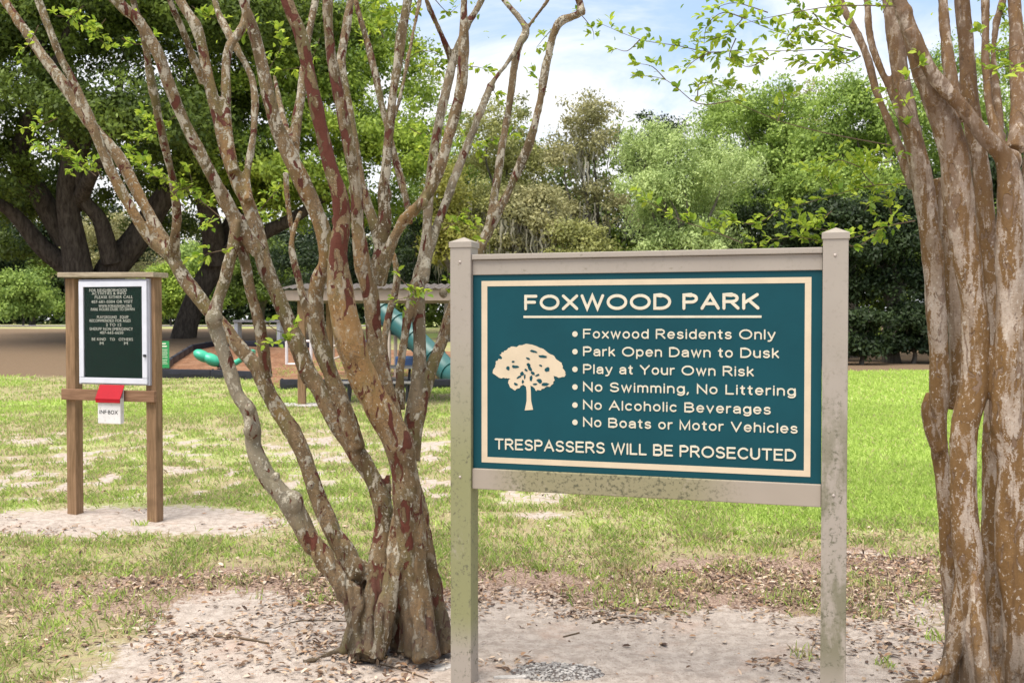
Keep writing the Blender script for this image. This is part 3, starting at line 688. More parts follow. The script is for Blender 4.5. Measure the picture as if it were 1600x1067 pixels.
mb = MB(); mb.box(((gx0 + gx1) / 2, -.038, (gz0 + gz1) / 2), (gx1 - gx0, .003, gz1 - gz0)); mb.build('case_glass', M['glass'], case)
mb = MB(); mb.cyl((x1 - .03, -.043, 1.40), (x1 - .03, -.060, 1.40), .012); mb.build('lock', M['darkmetal'], case, True)
mb = MB()
for s, xa, xb, yb in (('FOR NEIGHBORHOOD', 139.5, 198, 456.0), ('ACTIVITIES & INFO', 143.5, 197, 460.8), ('PLEASE EITHER CALL', 148, 207.5, 466.6), ('407-681-0304 OR VISIT', 142.5, 207.5, 473.8),
                      ('WWW.FORAUSHOA.ORG', 154, 205.5, 480.5), ('PARK HOURS DUSK TO DAWN', 142, 210, 485.6), ('PLAYGROUND   EQUIP', 151.5, 200.5, 497.6), ('RECOMMENDED FOR AGES', 140, 204, 503.2),
                      ('2 TO 12', 165.5, 189.5, 509.6), ('SHERIFF NON EMERGENCY', 140, 207.5, 516), ('407-665-6650', 156, 192.5, 521.8), ('BE KIND   TO   OTHERS', 143.5, 207.5, 532), ('M', 156, 161.5, 538.6), ('M', 194, 199.5, 538.6)):
    ua, z = bu(xa, yb, -.03); ub, _ = bu(xb, yb, -.03)
    add_text(mb.bm, s, ua, ub, z, .024, -.0295, .0, 1.08, .001)
mb.build('white_lettering', M['white'], case)
bc, bz = bu(164, 640, -.14)
ibox = thing('leaflet_box', 'white leaflet box with a red sloping lid hung on the crossbar', 'leaflet box', BL + bx_ * bc + by_ * (-.045) + Vector((0, 0, .82)), -BA)
mb = MB(); mb.box((0, -.025, .11), (.235, .042, .22), None, .005); mb.box((0, -.004, .165), (.235, .006, .30), None, .002); bd = mb.build('box_body', M['whitep'], ibox)
mb = MB(); mb.prism([(-.128, 0), (.128, 0), (.128, .01), (-.128, .01)], 0, 1)
for v in mb.bm.verts: v.co = Vector((v.co.x, -.064 + v.co.y * .058, .203 + v.co.z + v.co.y * .116))
mb.box((0, -.060, .194), (.25, .008, .03), None, .002)
mb.build('lid', M['red'], ibox)
mb = MB(); add_text(mb.bm, 'INF·BOX', -.098, .092, .083, .032, -.0468, .01, 1.05, .001); mb.build('black_lettering', M['black'], bd)

# ------------------------------------------------------------------ crape myrtles
def myrtle(name, label, chains, balls, Y0, voxel, mat, leafmat_, flute, root_px, slim):
    root = thing(name, label, 'tree', G(*root_px))
    mb = MB(); tips = []; tp, tv = [], []
    for ci, ch in enumerate(chains):
        pts, d0, d1, ext = ch[:4]
        n = len(pts); P3, RR = [], []
        for i, (px, py, r) in enumerate(pts):
            f = i / (n - 1); Y = Y0 + d0 + (d1 - d0) * f
            P3.append(P(px, py, Y)); RR.append(r * Y / F * slim)
        if ext:
            a = P3[0]; d = (P3[0] - P3[1]).normalized(); up = Vector((random.uniform(-.2, .2), random.uniform(-.2, .2), 1))
            p1 = a + (d * .8 + up * .2).normalized() * ext * .5; p2 = p1 + (d * .5 + up * .5).normalized() * ext * .5
            P3 = [p2, p1] + P3; RR = [RR[0] * .45, RR[0] * .75] + RR
            tips.append((p2, (p2 - p1).normalized()))
        # a little natural wander
        C, Rv = catmull(P3, RR, 7)
        if len(ch) > 4:
            Yc = [v.y for v in C]
            for v in C:
                py = 500 - (v.z - CAM_H) / v.y * F; tp.append(v); tv.append(ch[4](py))
        else:
            for v in C: tp.append(v); tv.append((0, 0, 0))
        ph = random.uniform(0, 9)
        for i in range(1, len(C) - 1): Rv[i] *= .95 + .05 * math.sin(i * .45 + ph) * math.sin(i * .17 + 2 * ph)
        mb.tube(C, Rv, 12)
    for px, py, r, dd in balls:
        Y = Y0 + dd; mb.ball(P(px, py, Y), r * Y / F * slim * 1.02, 2, (1, 1, 1.15))
    me = mb.build('trunk', None, mesh_only=True)
    tmp = bpy.data.objects.new('remesh_source', me); COL.objects.link(tmp)
    md = tmp.modifiers.new('r', 'REMESH'); md.mode = 'VOXEL'; md.voxel_size = voxel
    ms = tmp.modifiers.new('s', 'SMOOTH'); ms.factor = .5; ms.iterations = 6
    dg = bpy.context.evaluated_depsgraph_get(); dg.update()
    m2 = bpy.data.meshes.new_from_object(tmp.evaluated_get(dg)); bpy.data.objects.remove(tmp)
    m2.name = 'trunk'; n = len(m2.vertices)
    co = np.empty(n * 3, np.float32); m2.vertices.foreach_get('co', co); co = co.reshape(-1, 3).astype(float)
    no = np.empty(n * 3, np.float32); m2.vertices.foreach_get('normal', no); no = no.reshape(-1, 3).astype(float)
    low = sstep(1.2, .15, co[:, 2])
    q = co * np.array([11, 11, 2.2]); fl = v3noise(q, 5)
    dsp = v3noise(co * np.array([14, 14, 5.0]), 9) * .009 + v3noise(co * np.array([38, 38, 16]), 19) * .0042 + v3noise(co * 75, 29) * .0018 + fl * (.006 + flute * low)
    gr_ = v3noise(co * np.array([8, 8, 1.3]), 33); dsp = dsp - np.exp(-(gr_ / .09)**2) * flute * 1.1 * low
    co += no * dsp[:, None]
    from mathutils.kdtree import KDTree
    kd = KDTree(len(tp))
    for i, v in enumerate(tp): kd.insert(v, i)
    kd.balance(); tn = np.zeros((n, 4)); tn[:, 3] = 1
    for i in range(n):
        acc = np.zeros(3); ww = 0
        for _c, j, dd in kd.find_n(co[i], 3): q_w = 1 / (dd * dd + 1e-4); acc += np.array(tv[j]) * q_w; ww += q_w
        tn[i, :3] = acc / ww
    at = m2.attributes.new('tone', 'FLOAT_COLOR', 'POINT'); at.data.foreach_set('color', tn.astype(np.float32).ravel())
    co -= np.array(root.location)
    m2.vertices.foreach_set('co', co.astype(np.float32).ravel())
    m2.polygons.foreach_set('use_smooth', np.ones(len(m2.polygons), bool)); m2.update()
    link('trunk', m2, mat, root)
    return root, tips

def sprays(root, paths, mat, seed, leafL=.042, dens=1.0, tw=.0028, tips=(), tintlo=0.0):
    """paths: list of (list of Vector, leaf count); twigs in one mesh, leaves in another"""
    r = np.random.default_rng(seed); rnd = random.Random(seed); C, D, Nn = [], [], []
    off = root.location
    for pts, nl in paths:
        Cc, Rv = catmull(pts, [tw * (1 - .7 * i / max(len(pts) - 1, 1)) for i in range(len(pts))], 4)
        mt = MB(); mt.tube(Cc, Rv, 5); mt.build('twig', M['twig'], root, True, off); m = len(Cc)
        nodes = max(3, int(nl * .55))
        for k in range(nodes):
            f = .10 + .90 * (k + rnd.random()) / nodes; i = min(int(f * (m - 1)), m - 2)
            p = Cc[i].lerp(Cc[i + 1], rnd.random()); t = (Cc[i + 1] - Cc[i]).normalized()
            sh = (t * .6 + Vector((rnd.gauss(0, .6), rnd.gauss(0, .6), rnd.gauss(.25, .5)))).normalized(); ln = rnd.uniform(.02, .10)
            for j in range(rnd.randint(4, 8)):
                g_ = rnd.random(); side = sh.cross(Vector((rnd.gauss(0, .6), rnd.gauss(0, .6), 1))).normalized() * (1 if j % 2 else -1)
                C.append(p + sh * ln * g_); D.append((sh * rnd.uniform(.3, .9) + side * rnd.uniform(.4, 1) + Vector((0, 0, rnd.uniform(-.25, .25)))).normalized()); Nn.append(Vector((rnd.gauss(0, .55), rnd.gauss(0, .55), 1)))
    for p, d in tips:                                    # leafy ends beyond the top of the picture
        for k in range(46):
            q = p + Vector((r.normal() * .30, r.normal() * .30, r.normal() * .28 - .05))
            C.append(q); D.append(Vector(rand_dirs(1, r)[0])); Nn.append(Vector((r.normal() * .6, r.normal() * .6, 1)))
    C = np.array(C) - np.array(off); D = np.array(D); Nn = np.array(Nn); n = len(C)
    L = leafL * r.uniform(.55, 1.2, n); Vt, Fc = leaf_arrays(C, D, Nn, L, L * r.uniform(.45, .62, n), 6)
    tint = np.clip(tintlo + r.random(n), 0, 1)
    link('crown', np_mesh('crown', Vt, Fc, {'tint': ('FLOAT', np.repeat(tint, 6))}), mat, root)

YL = 5.2
LT = [  # photo pixels and pixel radii, top to foot; depth offsets at top and foot; growth beyond the frame
 ([(10,5,9.5),(65,85,10.5),(115,155,11),(145,200,11.5),(185,245,11.5),(220,310,12),(255,375,13),(285,430,14.5),(315,470,15),(347,508,14.5),(374,542,15),(401,575,15),(412,599,15.5),(432,636,16.5),(452,667,17),(472,704,17),(497,775,18),(520,830,19),(548,880,21),(575,930,26)], .55, .05, 1.0),
 ([(60,0,8),(95,90,8.5),(120,140,9),(150,210,9.5),(175,270,10),(205,325,10.5),(235,375,11.5),(268,402,14)], .25, .38, .9),
 ([(208,0,7.5),(225,60,8),(240,145,8.5),(255,215,8.5),(270,285,9),(276,345,9.5),(271,395,11)], -.2, .36, .8),
 ([(180,0,11),(215,30,11.5),(245,80,12),(265,135,12),(290,195,13),(320,255,13.5),(350,310,14.5),(372,350,16),(405,395,16)], -.35, .02, .9),
 ([(372,345,13),(365,380,11.5),(350,440,11),(340,470,13),(334,500,17),(341,525,15),(358,575,14.5),(371,616,14),(388,640,16),(395,670,17),(397,700,17),(418,745,18.5),(455,790,21),(483,838,22),(511,882,24),(535,913,25),(555,948,25),(566,992,27),(568,1032,30)], -.05, -.12, 0, lambda y: (0, 0, float(sstep(420, 520, y) * sstep(860, 780, y)) * .9)),
 ([(372,350,12),(381,400,11),(391,450,11),(403,495,11.5),(412,552,12),(416,590,14)], .02, .12, 0),
 ([(282,0,10),(310,50,11),(325,120,11.5),(340,185,12),(355,240,12.5),(370,280,13.5),(390,325,15),(405,375,16),(415,420,16),(430,455,16),(444,490,16.5),(462,532,17),(479,579,17),(499,609,17.5),(523,653,18.5),(550,697,19),(578,740,19),(594,775,19),(604,820,21),(610,880,24),(605,940,30),(600,1005,34)], .2, .02, .9),
 ([(265,0,8),(282,40,8.5),(300,85,9),(318,130,10)], -.1, .17, .7),
 ([(385,0,8),(380,40,9),(356,82,9.5),(353,150,10),(357,215,10.5),(366,270,12)], .35, .12, .8),
 ([(335,0,6),(345,30,7),(370,75,7.5),(395,130,7.5),(397,200,8),(386,275,8.5),(388,315,10)], .5, .1, .7),
 ([(383,10,10.5),(400,65,12),(415,130,13.5),(430,190,15),(455,250,17),(480,300,17),(505,360,17),(510,405,16.5),(497,440,16),(494,470,15),(499,518,15.5),(510,562,16),(523,602,17),(540,645,18),(556,700,19)], -.3, .05, .9),
 ([(428,118,3),(445,195,6.5),(458,225,8)], .1, -.18, 0),
 ([(492,0,8.5),(480,75,9),(470,150,9.5),(460,215,11),(458,255,13)], .15, -.2, .8),
 ([(448,0,12.5),(470,55,13.5),(487,135,14.5),(500,195,15),(515,260,15.5),(530,305,16.5),(534,350,17),(528,395,20),(530,445,27),(540,500,29),(553,552,30),(567,589,30),(584,623,30),(604,656,31),(624,695,32),(634,740,28),(638,790,30),(642,850,34),(645,920,34),(650,1015,38)], -.55, -.1, 1.0, lambda y: (float(max(sstep(470, 400, y), .42 * sstep(600, 660, y) * sstep(930, 860, y))), float(sstep(420, 480, y) * sstep(700, 610, y)), 0)),
 ([(512,0,10.5),(515,65,11),(530,150,12.5),(545,225,13.5),(555,295,14),(558,350,14.5),(567,415,17),(580,465,18),(585,530,17.5),(596,589,18),(607,630,19),(618,670,21),(628,730,24)], -.2, -.05, .9, lambda y: (.25 + .2 * float(sstep(420, 300, y)), 0, 0)),
 ([(548,0,8.5),(540,50,9),(533,100,9.5),(540,140,9),(550,200,9),(562,280,9.5),(582,345,10.5),(594,395,11.5),(588,440,13)], .15, 0, .8),
 ([(560,20,7),(580,90,7.5),(600,180,8),(622,265,8),(636,320,8.5),(640,350,9)], .25, .0, .6),
 ([(637,0,9),(625,70,9.5),(612,165,10),(605,240,10.5),(600,300,12),(602,340,13),(595,390,14),(583,440,15)], .05, 0, .9),
 ([(656,0,3.5),(646,50,3.8),(635,105,4),(622,165,4.5),(612,190,5)], .3, .05, .5),
 ([(725,0,9),(725,70,10.5),(718,145,12),(700,220,12),(680,280,12),(655,320,12),(630,345,12.5),(606,395,12.5),(592,445,13)], -.25, -.02, .8),
 ([(752,0,7),(730,40,8),(710,90,9.5),(695,150,10),(681,215,10),(671,300,10),(665,380,11),(653,440,13),(655,500,13),(656,552,13),(652,596,14),(646,643,16),(636,690,18)], .3, .05, .8, lambda y: (0, 0, .45)),
 ([(668,5,6),(690,55,7),(708,100,8)], .1, .28, .6),
 ([(653,440,10),(640,478,9.5),(634,511,9.5),(628,552,9),(625,589,9.5),(624,640,12)], .12, .02, 0),
 ([(788,0,6.5),(822,45,7),(812,70,5),(790,102,4.5),(767,135,7),(735,215,8),(710,280,8),(686,345,8.5),(670,395,10),(660,440,12)], .65, .12, .4, lambda y: (0, 0, .6)),
 ([(856,0,3.5),(840,22,4),(824,44,5)], .6, .62, .4),
 ([(824,44,7),(807,85,7.5),(797,155,8),(787,215,8.5),(777,280,9.5),(765,345,10),(745,400,12),(712,470,13),(690,535,13),(675,572,13.5),(661,619,14),(650,660,17),(642,720,20)], .6, .0, 0),
 ([(901,-12,7.5),(906,20,8),(872,38,7.5),(855,95,7.5),(842,165,8),(830,215,8.5),(810,265,9),(790,310,10),(768,352,10.5),(742,405,11)], .2, .38, .3),
 ([(470,330,4),(455,378,6.5),(465,430,8),(480,490,8.5),(494,540,9.5),(512,580,10)], .45, .2, 0),
 ([(447,270,5.5),(450,320,6),(458,370,7)], .5, .46, 0),
 ([(615,395,4),(620,440,7.5),(608,490,7),(600,535,7.5),(604,580,9)], .3, .1, 0),
 # buttresses and roots
 ([(606,740,6),(600,840,22),(590,920,28),(578,985,30),(568,1028,28)], .1, -.18, 0, lambda y: (.45, 0, 0)),
 ([(648,740,6),(660,830,22),(672,900,24),(684,965,24),(694,1020,26)], .05, -.05, 0, lambda y: (.6, 0, 0)),
 ([(625,770,6),(618,880,22),(606,950,22),(592,1030,24)], -.12, -.26, 0),
 ([(664,810,6),(676,930,24),(690,1000,24),(708,1030,20)], .1, .12, 0),
 ([(655,840,6),(660,960,26),(668,1028,26)], -.15, -.24, 0),
 ([(560,915,8),(545,1000,14),(512,1022,9),(470,1034,6)], -.12, -.12, 0),
 ([(640,830,8),(636,960,34),(636,1035,40)], .05, .05, 0),
]
LB = [(334,498,17,-.10),(270,396,15,.37),(393,672,17,-.12),(390,640,12,-.16),(458,785,22,-.12),(767,136,10,.63),(908,18,9,.2),(533,345,18,-.3),(602,305,14,.03),(660,318,13,-.16),(372,350,17,-.02),(555,297,15,-.13),
      (652,448,16,.12),(693,458,9,.1),(556,892,24,.0),(432,744,8,-.2),(485,758,8,-.15)]
myl, tipsL = myrtle('crape_myrtle', 'many-stemmed crape myrtle with peeling red and lichen-grey bark left of the sign', LT, LB, YL, .0075, M['bark_l'], None, .020, (635, 1025), .81)
def pp(lst, Y, dy=0.0): return [P(a, b, Y + dy * i / max(len(lst) - 1, 1)) for i, (a, b) in enumerate(lst)]
pl = []
for lst, Y, nl in (
    ([(130,10),(110,25),(85,25)],5.4,9), ([(60,40),(45,70),(28,80)],5.3,6), ([(105,20),(130,40),(160,38)],5.6,12), ([(165,30),(150,55),(175,75)],5.6,10), ([(190,60),(215,70),(240,55)],5.7,10),
    ([(90,185),(65,195),(50,200)],5.8,8), ([(110,230),(75,235),(45,225)],6.0,12), ([(150,275),(115,250),(95,245)],6.0,16), ([(160,280),(140,255),(110,265)],6.1,16), ([(275,285),(225,270),(200,235)],6.1,18),
    ([(270,290),(235,255),(215,245)],6.0,14), ([(345,340),(315,315),(275,285),(235,275)],5.2,14), ([(290,330),(275,300),(300,290),(292,260)],5.2,10), ([(275,180),(250,195),(215,180)],6.0,14), ([(250,200),(232,215),(208,218)],6.0,10),
    ([(355,390),(330,395),(312,402)],4.9,7), ([(345,340),(330,345),(318,350)],4.9,5), ([(460,260),(440,290),(425,310)],6.0,12), ([(430,300),(400,340),(415,350)],6.0,14), ([(400,165),(420,110),(440,70),(430,40)],5.8,16),
    ([(400,60),(385,50),(360,60)],5.9,10), ([(600,60),(590,30),(620,20)],5.6,12), ([(625,100),(660,80),(690,90),(680,110)],5.5,14), ([(625,50),(615,20),(590,10)],5.6,10), ([(660,90),(670,105),(690,95)],5.5,8),
    ([(735,215),(760,220),(790,215),(815,200)],5.9,14), ([(710,240),(720,225),(750,235)],5.8,12), ([(710,105),(745,105),(760,110)],5.7,8), ([(768,130),(775,150),(790,170)],5.8,6), ([(842,165),(850,140),(835,118)],5.5,5),
    ([(686,345),(710,350),(718,330)],5.4,8), ([(692,360),(720,345),(735,360)],5.3,9), ([(620,430),(635,445),(650,460),(612,470)],5.0,12), ([(690,455),(705,445),(700,440)],5.3,6), ([(403,495),(430,515),(452,520),(460,508)],5.0,6),
    ([(410,545),(440,530),(455,535)],5.0,6), ([(870,38),(850,60),(838,75)],5.6,5), ([(905,20),(925,45),(928,62)],5.6,5), ([(655,0),(640,20),(660,15)],5.6,6), ([(300,10),(320,25),(345,30)],5.7,10), ([(500,60),(480,100),(440,110)],6.0,10),
    ([(680,0),(700,20),(715,10)],5.6,8), ([(555,20),(580,50),(560,70)],5.9,10), ([(640,200),(660,210),(690,205),(700,215)],5.9,12), ([(690,230),(670,245),(655,235)],5.9,10)):
    pl.append((pp(lst, Y, .08), int(nl * 1.6)))
def beyond(root, trunk_pts): pass
sprays(myl, pl, M['leaf_new'], 3, .042, tips=tipsL)

YR = 4.55
RT = [
 ([(1390,0,15),(1400,75,17),(1413,160,18.5),(1430,225,20),(1445,300,21),(1455,375,21),(1460,450,20.5),(1466,530,20),(1467,599,20),(1466,659,19),(1472,734,18),(1480,814,18),(1487,909,20),(1494,983,23),(1490,1060,28),(1488,1110,32)], .15, .12, 1.0),
 ([(1405,0,15),(1440,100,22),(1470,175,26),(1490,240,29),(1497,310,29),(1507,380,27),(1518,450,27),(1524,530,28),(1520,609,28),(1507,669,27),(1505,759,27),(1510,844,27),(1520,924,29),(1524,984,30),(1528,1060,34),(1530,1120,40)], -.2, -.08, 1.0),
 ([(1420,45,11),(1450,105,13),(1500,165,14),(1540,215,15.5),(1572,250,20),(1580,320,27),(1577,400,28),(1580,500,29),(1576,590,31),(1574,660,33),(1584,734,33),(1582,834,33),(1588,934,36),(1588,1067,42),(1590,1120,46)], -.3, -.12, 0),
 ([(1585,0,13),(1590,100,15),(1592,175,16),(1585,235,18)], .05, -.15, 1.0),
 ([(1620,0,13),(1625,120,16),(1615,240,20),(1612,400,24),(1618,600,26),(1622,800,28),(1620,1000,32),(1618,1110,36)], .2, .05, 1.0),
 ([(1503,0,15),(1510,75,16.5),(1515,150,18),(1524,210,19),(1536,290,19),(1545,400,18),(1552,530,18),(1550,674,18),(1549,784,19),(1545,884,22),(1540,1000,28),(1540,1110,34)], .22, .12, 1.0),
 ([(1473,0,10),(1479,70,11),(1488,130,12),(1500,190,14)], .05, -.08, .9),
 ([(1540,0,8),(1540,100,8.5),(1546,165,9.5),(1560,215,12),(1572,255,14)], .1, -.1, .9),
 ([(1567,0,6),(1556,40,7),(1552,90,7.5),(1556,150,8),(1562,205,10)], .35, .0, .6),
 ([(1312,0,7),(1335,45,7.5),(1355,90,8),(1370,145,8.5),(1390,195,9),(1410,245,9.5),(1428,292,10)], .5, .18, .8),
 ([(1355,0,6.5),(1360,60,7),(1375,105,7.5),(1400,160,8.5),(1414,200,10)], .25, .15, .8),
 ([(1462,280,13),(1474,330,14),(1482,400,14),(1490,480,14),(1495,570,14),(1490,640,15)], .3, .22, 0),
 ([(1450,612,5),(1447,636,11),(1453,668,13),(1466,705,13)], .06, .1, 0),
 ([(1502,860,6),(1497,970,19),(1480,1040,16),(1450,1062,10),(1405,1072,6)], -.05, -.15, 0),
 ([(1522,890,6),(1524,1000,24),(1540,1070,26),(1545,1110,26)], -.25, -.3, 0),
 ([(1560,860,6),(1556,980,24),(1552,1110,30)], 0, -.1, 0),
]
RB = [(1450,640,9,.07),(1503,660,15,-.12),(1578,252,22,-.2),(1575,690,35,-.16),(1412,20,17,-.2),(1562,215,13,-.02)]
myr, tipsR = myrtle('crape_myrtle', 'thick smooth tan crape myrtle with fluted stems at the right edge', RT, RB, YR, .0075, M['bark_r'], None, .014, (1540, 1085), .81)
pr = []
for lst, Y, nl in (
    ([(1425,288),(1365,290),(1305,305),(1215,330)],4.6,34), ([(1430,345),(1380,355),(1330,372),(1295,360),(1250,355)],4.5,30), ([(1395,228),(1290,208),(1215,188),(1140,158),(1080,150)],4.5,10),
    ([(1345,88),(1290,78),(1230,80),(1160,78)],4.5,16), ([(1340,82),(1280,65),(1215,50),(1165,30)],4.5,18), ([(1400,10),(1305,10),(1215,25),(1150,40)],4.3,20), ([(1160,78),(1110,82),(1060,72),(1000,62),(940,38)],4.5,24),
    ([(1165,30),(1130,20),(1105,40),(1100,70)],4.4,16), ([(1200,20),(1150,5),(1120,12)],4.4,14), ([(1140,158),(1090,162),(1040,125),(985,118)],4.5,14), ([(1090,150),(1095,130),(1130,135),(1150,140)],4.5,20), ([(1040,125),(1020,105),(1000,100)],4.5,8),
    ([(1160,380),(1110,360),(1065,345),(1030,325),(1003,312)],4.6,18), ([(1215,330),(1180,350),(1140,345),(1120,360)],4.6,26), ([(1330,372),(1290,378),(1240,370),(1180,380)],4.6,34), ([(1300,330),(1270,350),(1230,345)],4.6,24), ([(1365,290),(1345,262),(1370,240)],4.6,20),
    ([(1305,300),(1285,270),(1260,265)],4.7,18), ([(1400,250),(1370,255),(1345,245)],4.7,22), ([(1215,190),(1225,155),(1215,135)],4.5,7), ([(1425,180),(1405,135),(1440,120),(1480,95)],4.2,5), ([(1425,110),(1450,95)],4.2,5), ([(1345,88),(1320,100),(1310,92)],4.4,14),
    ([(1590,70),(1560,80),(1535,60),(1530,40)],4.1,7), ([(1600,100),(1570,105),(1545,110)],4.1,10), ([(1380,20),(1390,-5),(1365,10)],4.4,6), ([(1270,20),(1280,35),(1265,40)],4.4,10), ([(1150,60),(1140,90),(1170,85)],4.4,14), ([(1395,345),(1380,300),(1350,330)],4.7,20),
    ([(1600,55),(1580,30),(1565,20)],4.8,10), ([(1420,200),(1390,170),(1385,140)],4.6,8), ([(1250,40),(1230,60),(1245,75)],4.4,12), ([(1330,60),(1290,45),(1255,20),(1240,-10)],4.4,18), ([(1160,30),(1135,55),(1110,60)],4.4,14), ([(1200,90),(1170,105),(1150,95)],4.5,12), ([(1110,82),(1085,95),(1070,110)],4.4,10),
    ([(1300,85),(1275,100),(1240,95)],4.4,14), ([(1335,45),(1310,35),(1290,5)],4.4,12), ([(1000,62),(980,80),(960,75)],4.5,8), ([(1310,372),(1340,385),(1385,350),(1395,335)],4.5,14), ([(1345,262),(1310,250),(1290,262)],4.6,14)):
    pr.append((pp(lst, Y, .06), int(nl * 1.15)))
sprays(myr, pr, M['leaf_new'], 5, .040, tips=tipsR)

# ------------------------------------------------------------------ big trees behind
def foliage(lobes, nclump, cr, per, L, seed, droop=0.0, shell=.55, asp=.5, upb=.5):
    """lobes: (x,y,z,rx,ry,rz); leaf clumps spread through each lobe, thicker towards its outside"""
    r = np.random.default_rng(seed); lo = np.array(lobes); nclump = int(nclump * 1.35); cr *= .82; vol = (lo[:, 3] * lo[:, 4] * lo[:, 5])**.8; pr_ = vol / vol.sum()
    idx = r.choice(len(lo), nclump, p=pr_); d = rand_dirs(nclump, r); d[:, 2] = np.where(d[:, 2] < -.35, -d[:, 2] * .5, d[:, 2])
    rr = r.random(nclump)**(1 / 3 * shell)
    cc = lo[idx, :3] + d * lo[idx, 3:] * rr[:, None] * r.normal(1, .08, (nclump, 1))
    csz = cr * r.uniform(.55, 1.35, nclump); ctint = np.clip(r.normal(.45, .22, nclump), 0, 1)
    k = np.repeat(np.arange(nclump), per); n = len(k)
    off = rand_dirs(n, r) * (r.random(n)**.5)[:, None] * csz[k][:, None] * np.array([1, 1, .62 + droop])
    C = cc[k] + off
    D = rand_dirs(n, r); D[:, 2] -= .25 + droop; Nn = rand_dirs(n, r) * .65 + off / csz[k][:, None] * .9 + d[k] * .35; Nn[:, 2] += upb
    Ls = L * r.uniform(.6, 1.4, n); Vt, Fc = leaf_arrays(C, D, Nn, Ls, Ls * asp * r.uniform(.8, 1.2, n), 4)
    tint = np.clip(ctint[k] + r.normal(0, .16, n), 0, 1)
    return np_mesh('crown', Vt, Fc, {'tint': ('FLOAT', np.repeat(tint, 4))})
def limb_tubes(mb, base, targets, r0, seed, fork=.45):
    rnd = random.Random(seed)
    for i, t in enumerate(targets):
        t = Vector(t); f = fork * rnd.uniform(.7, 1.3); m1 = base.lerp(t, .35) + Vector((rnd.uniform(-.4, .4), rnd.uniform(-.4, .4), rnd.uniform(0, .7)))
        m2 = base.lerp(t, .7) + Vector((rnd.uniform(-.5, .5), rnd.uniform(-.5, .5), rnd.uniform(0, .6)))
        C, Rv = catmull([base, m1, m2, t], [r0, r0 * .7, r0 * .42, r0 * .12], 5); mb.tube(C, Rv, 7)
def moss_mesh(lobes, n, seed, lmin=.5, lmax=1.6):
    r = np.random.default_rng(seed); lo = np.array(lobes); idx = r.integers(0, len(lo), n); d = rand_dirs(n, r); d[:, 2] = -np.abs(d[:, 2]) * r.uniform(.2, 1, n)
    top = lo[idx, :3] + d * lo[idx, 3:] * r.uniform(.7, 1.0, (n, 1)); V, = [[]]
    seg = 6; ln = r.uniform(lmin, lmax, n); a = r.uniform(0, np.pi, n); sd = np.stack([np.cos(a), np.sin(a), 0 * a], 1)
    allV = []
    cur = top.copy(); wdt = r.uniform(.02, .07, n)
    for k in range(seg + 1):
        f = k / seg; wv = wdt * (1 - f)**.6 * r.uniform(.5, 1.4, n)
        jit = r.normal(0, .05, (n, 3)) * (k > 0); jit[:, 2] = 0; cur = top + np.array([0, 0, -1]) * (ln * f)[:, None] + jit
        allV += [cur - sd * wv[:, None], cur + sd * wv[:, None]]
    Vt = np.stack(allV, 1)                    # n, 2(seg+1), 3
    base = np.arange(n)[:, None, None] * (2 * (seg + 1)); q = np.arange(seg)[None, :, None] * 2 + np.array([0, 1, 3, 2])[None, None]
    Fc = (base + q).reshape(-1, 4); tint = np.repeat(r.random(n), 2 * (seg + 1))
    return np_mesh('spanish_moss', Vt.reshape(-1, 3), Fc, {'tint': ('FLOAT', tint)})

def bgtree(name, label, cx, Y, top, bot, hw, mat, seed, nclump=150, per=90, L=.17, cr=.85, bark='greybark', nl=8, droop=0.0, moss=0, flat=1.0, group='trees along the far side of the park', trunk_r=.22, depth_r=.8, shell=.55, asp=.5):
    rnd = random.Random(seed); c = P(cx, 500, Y); gz_ = float(gz(c.x, Y)); k = Y / F
    zt = CAM_H + (500 - top) * k; zb = max(CAM_H + (500 - bot) * k, gz_ + .1); R = hw * k; H = (zt - zb) / 2
    root = thing(name, label, 'tree', (c.x, Y, gz_), 0, group)
    lobes = []
    for i in range(nl):
        a = 2 * math.pi * (i + rnd.random() * .6) / nl; q = rnd.uniform(.35, .72) if i else 0.0; zz = rnd.uniform(-.55, .62)
        e = math.sqrt(max(0.08, 1 - zz * zz)); s = rnd.uniform(.34, .55)
        lobes.append((math.cos(a) * R * q * e, math.sin(a) * R * depth_r * q * e, zb + H + zz * H - gz_, R * s, R * s * depth_r, max(H * s * .85, .4)))
    lobes.append((rnd.uniform(-.2, .2) * R, 0, zt - gz_ - H * .36, R * .42, R * .4, H * .36))
    lobes.append((rnd.uniform(-.2, .2) * R, 0, zb - gz_ + H * .5, R * .8, R * .6, H * .45))
    link('crown', foliage(lobes, nclump, cr, per, L, seed, droop, shell, asp), mat, root)
    mb = MB(); hb = max(zb - gz_, .6); f = Vector((rnd.uniform(-.15, .15), 0, hb * .75 + H * .3))
    C, Rv = catmull([Vector((0, 0, -.25)), Vector((rnd.uniform(-.15, .15), 0, f.z * .5)), f], [trunk_r * 1.35, trunk_r, trunk_r * .85], 5); mb.tube(C, Rv, 9)
    limb_tubes(mb, f, [l[:3] for l in lobes], trunk_r * .55, seed)
    mb.build('trunk', M[bark], root, True)
    if moss: link('spanish_moss', moss_mesh(lobes, moss, seed + 1), M['moss'], root)['kind'] = 'stuff'
    return root

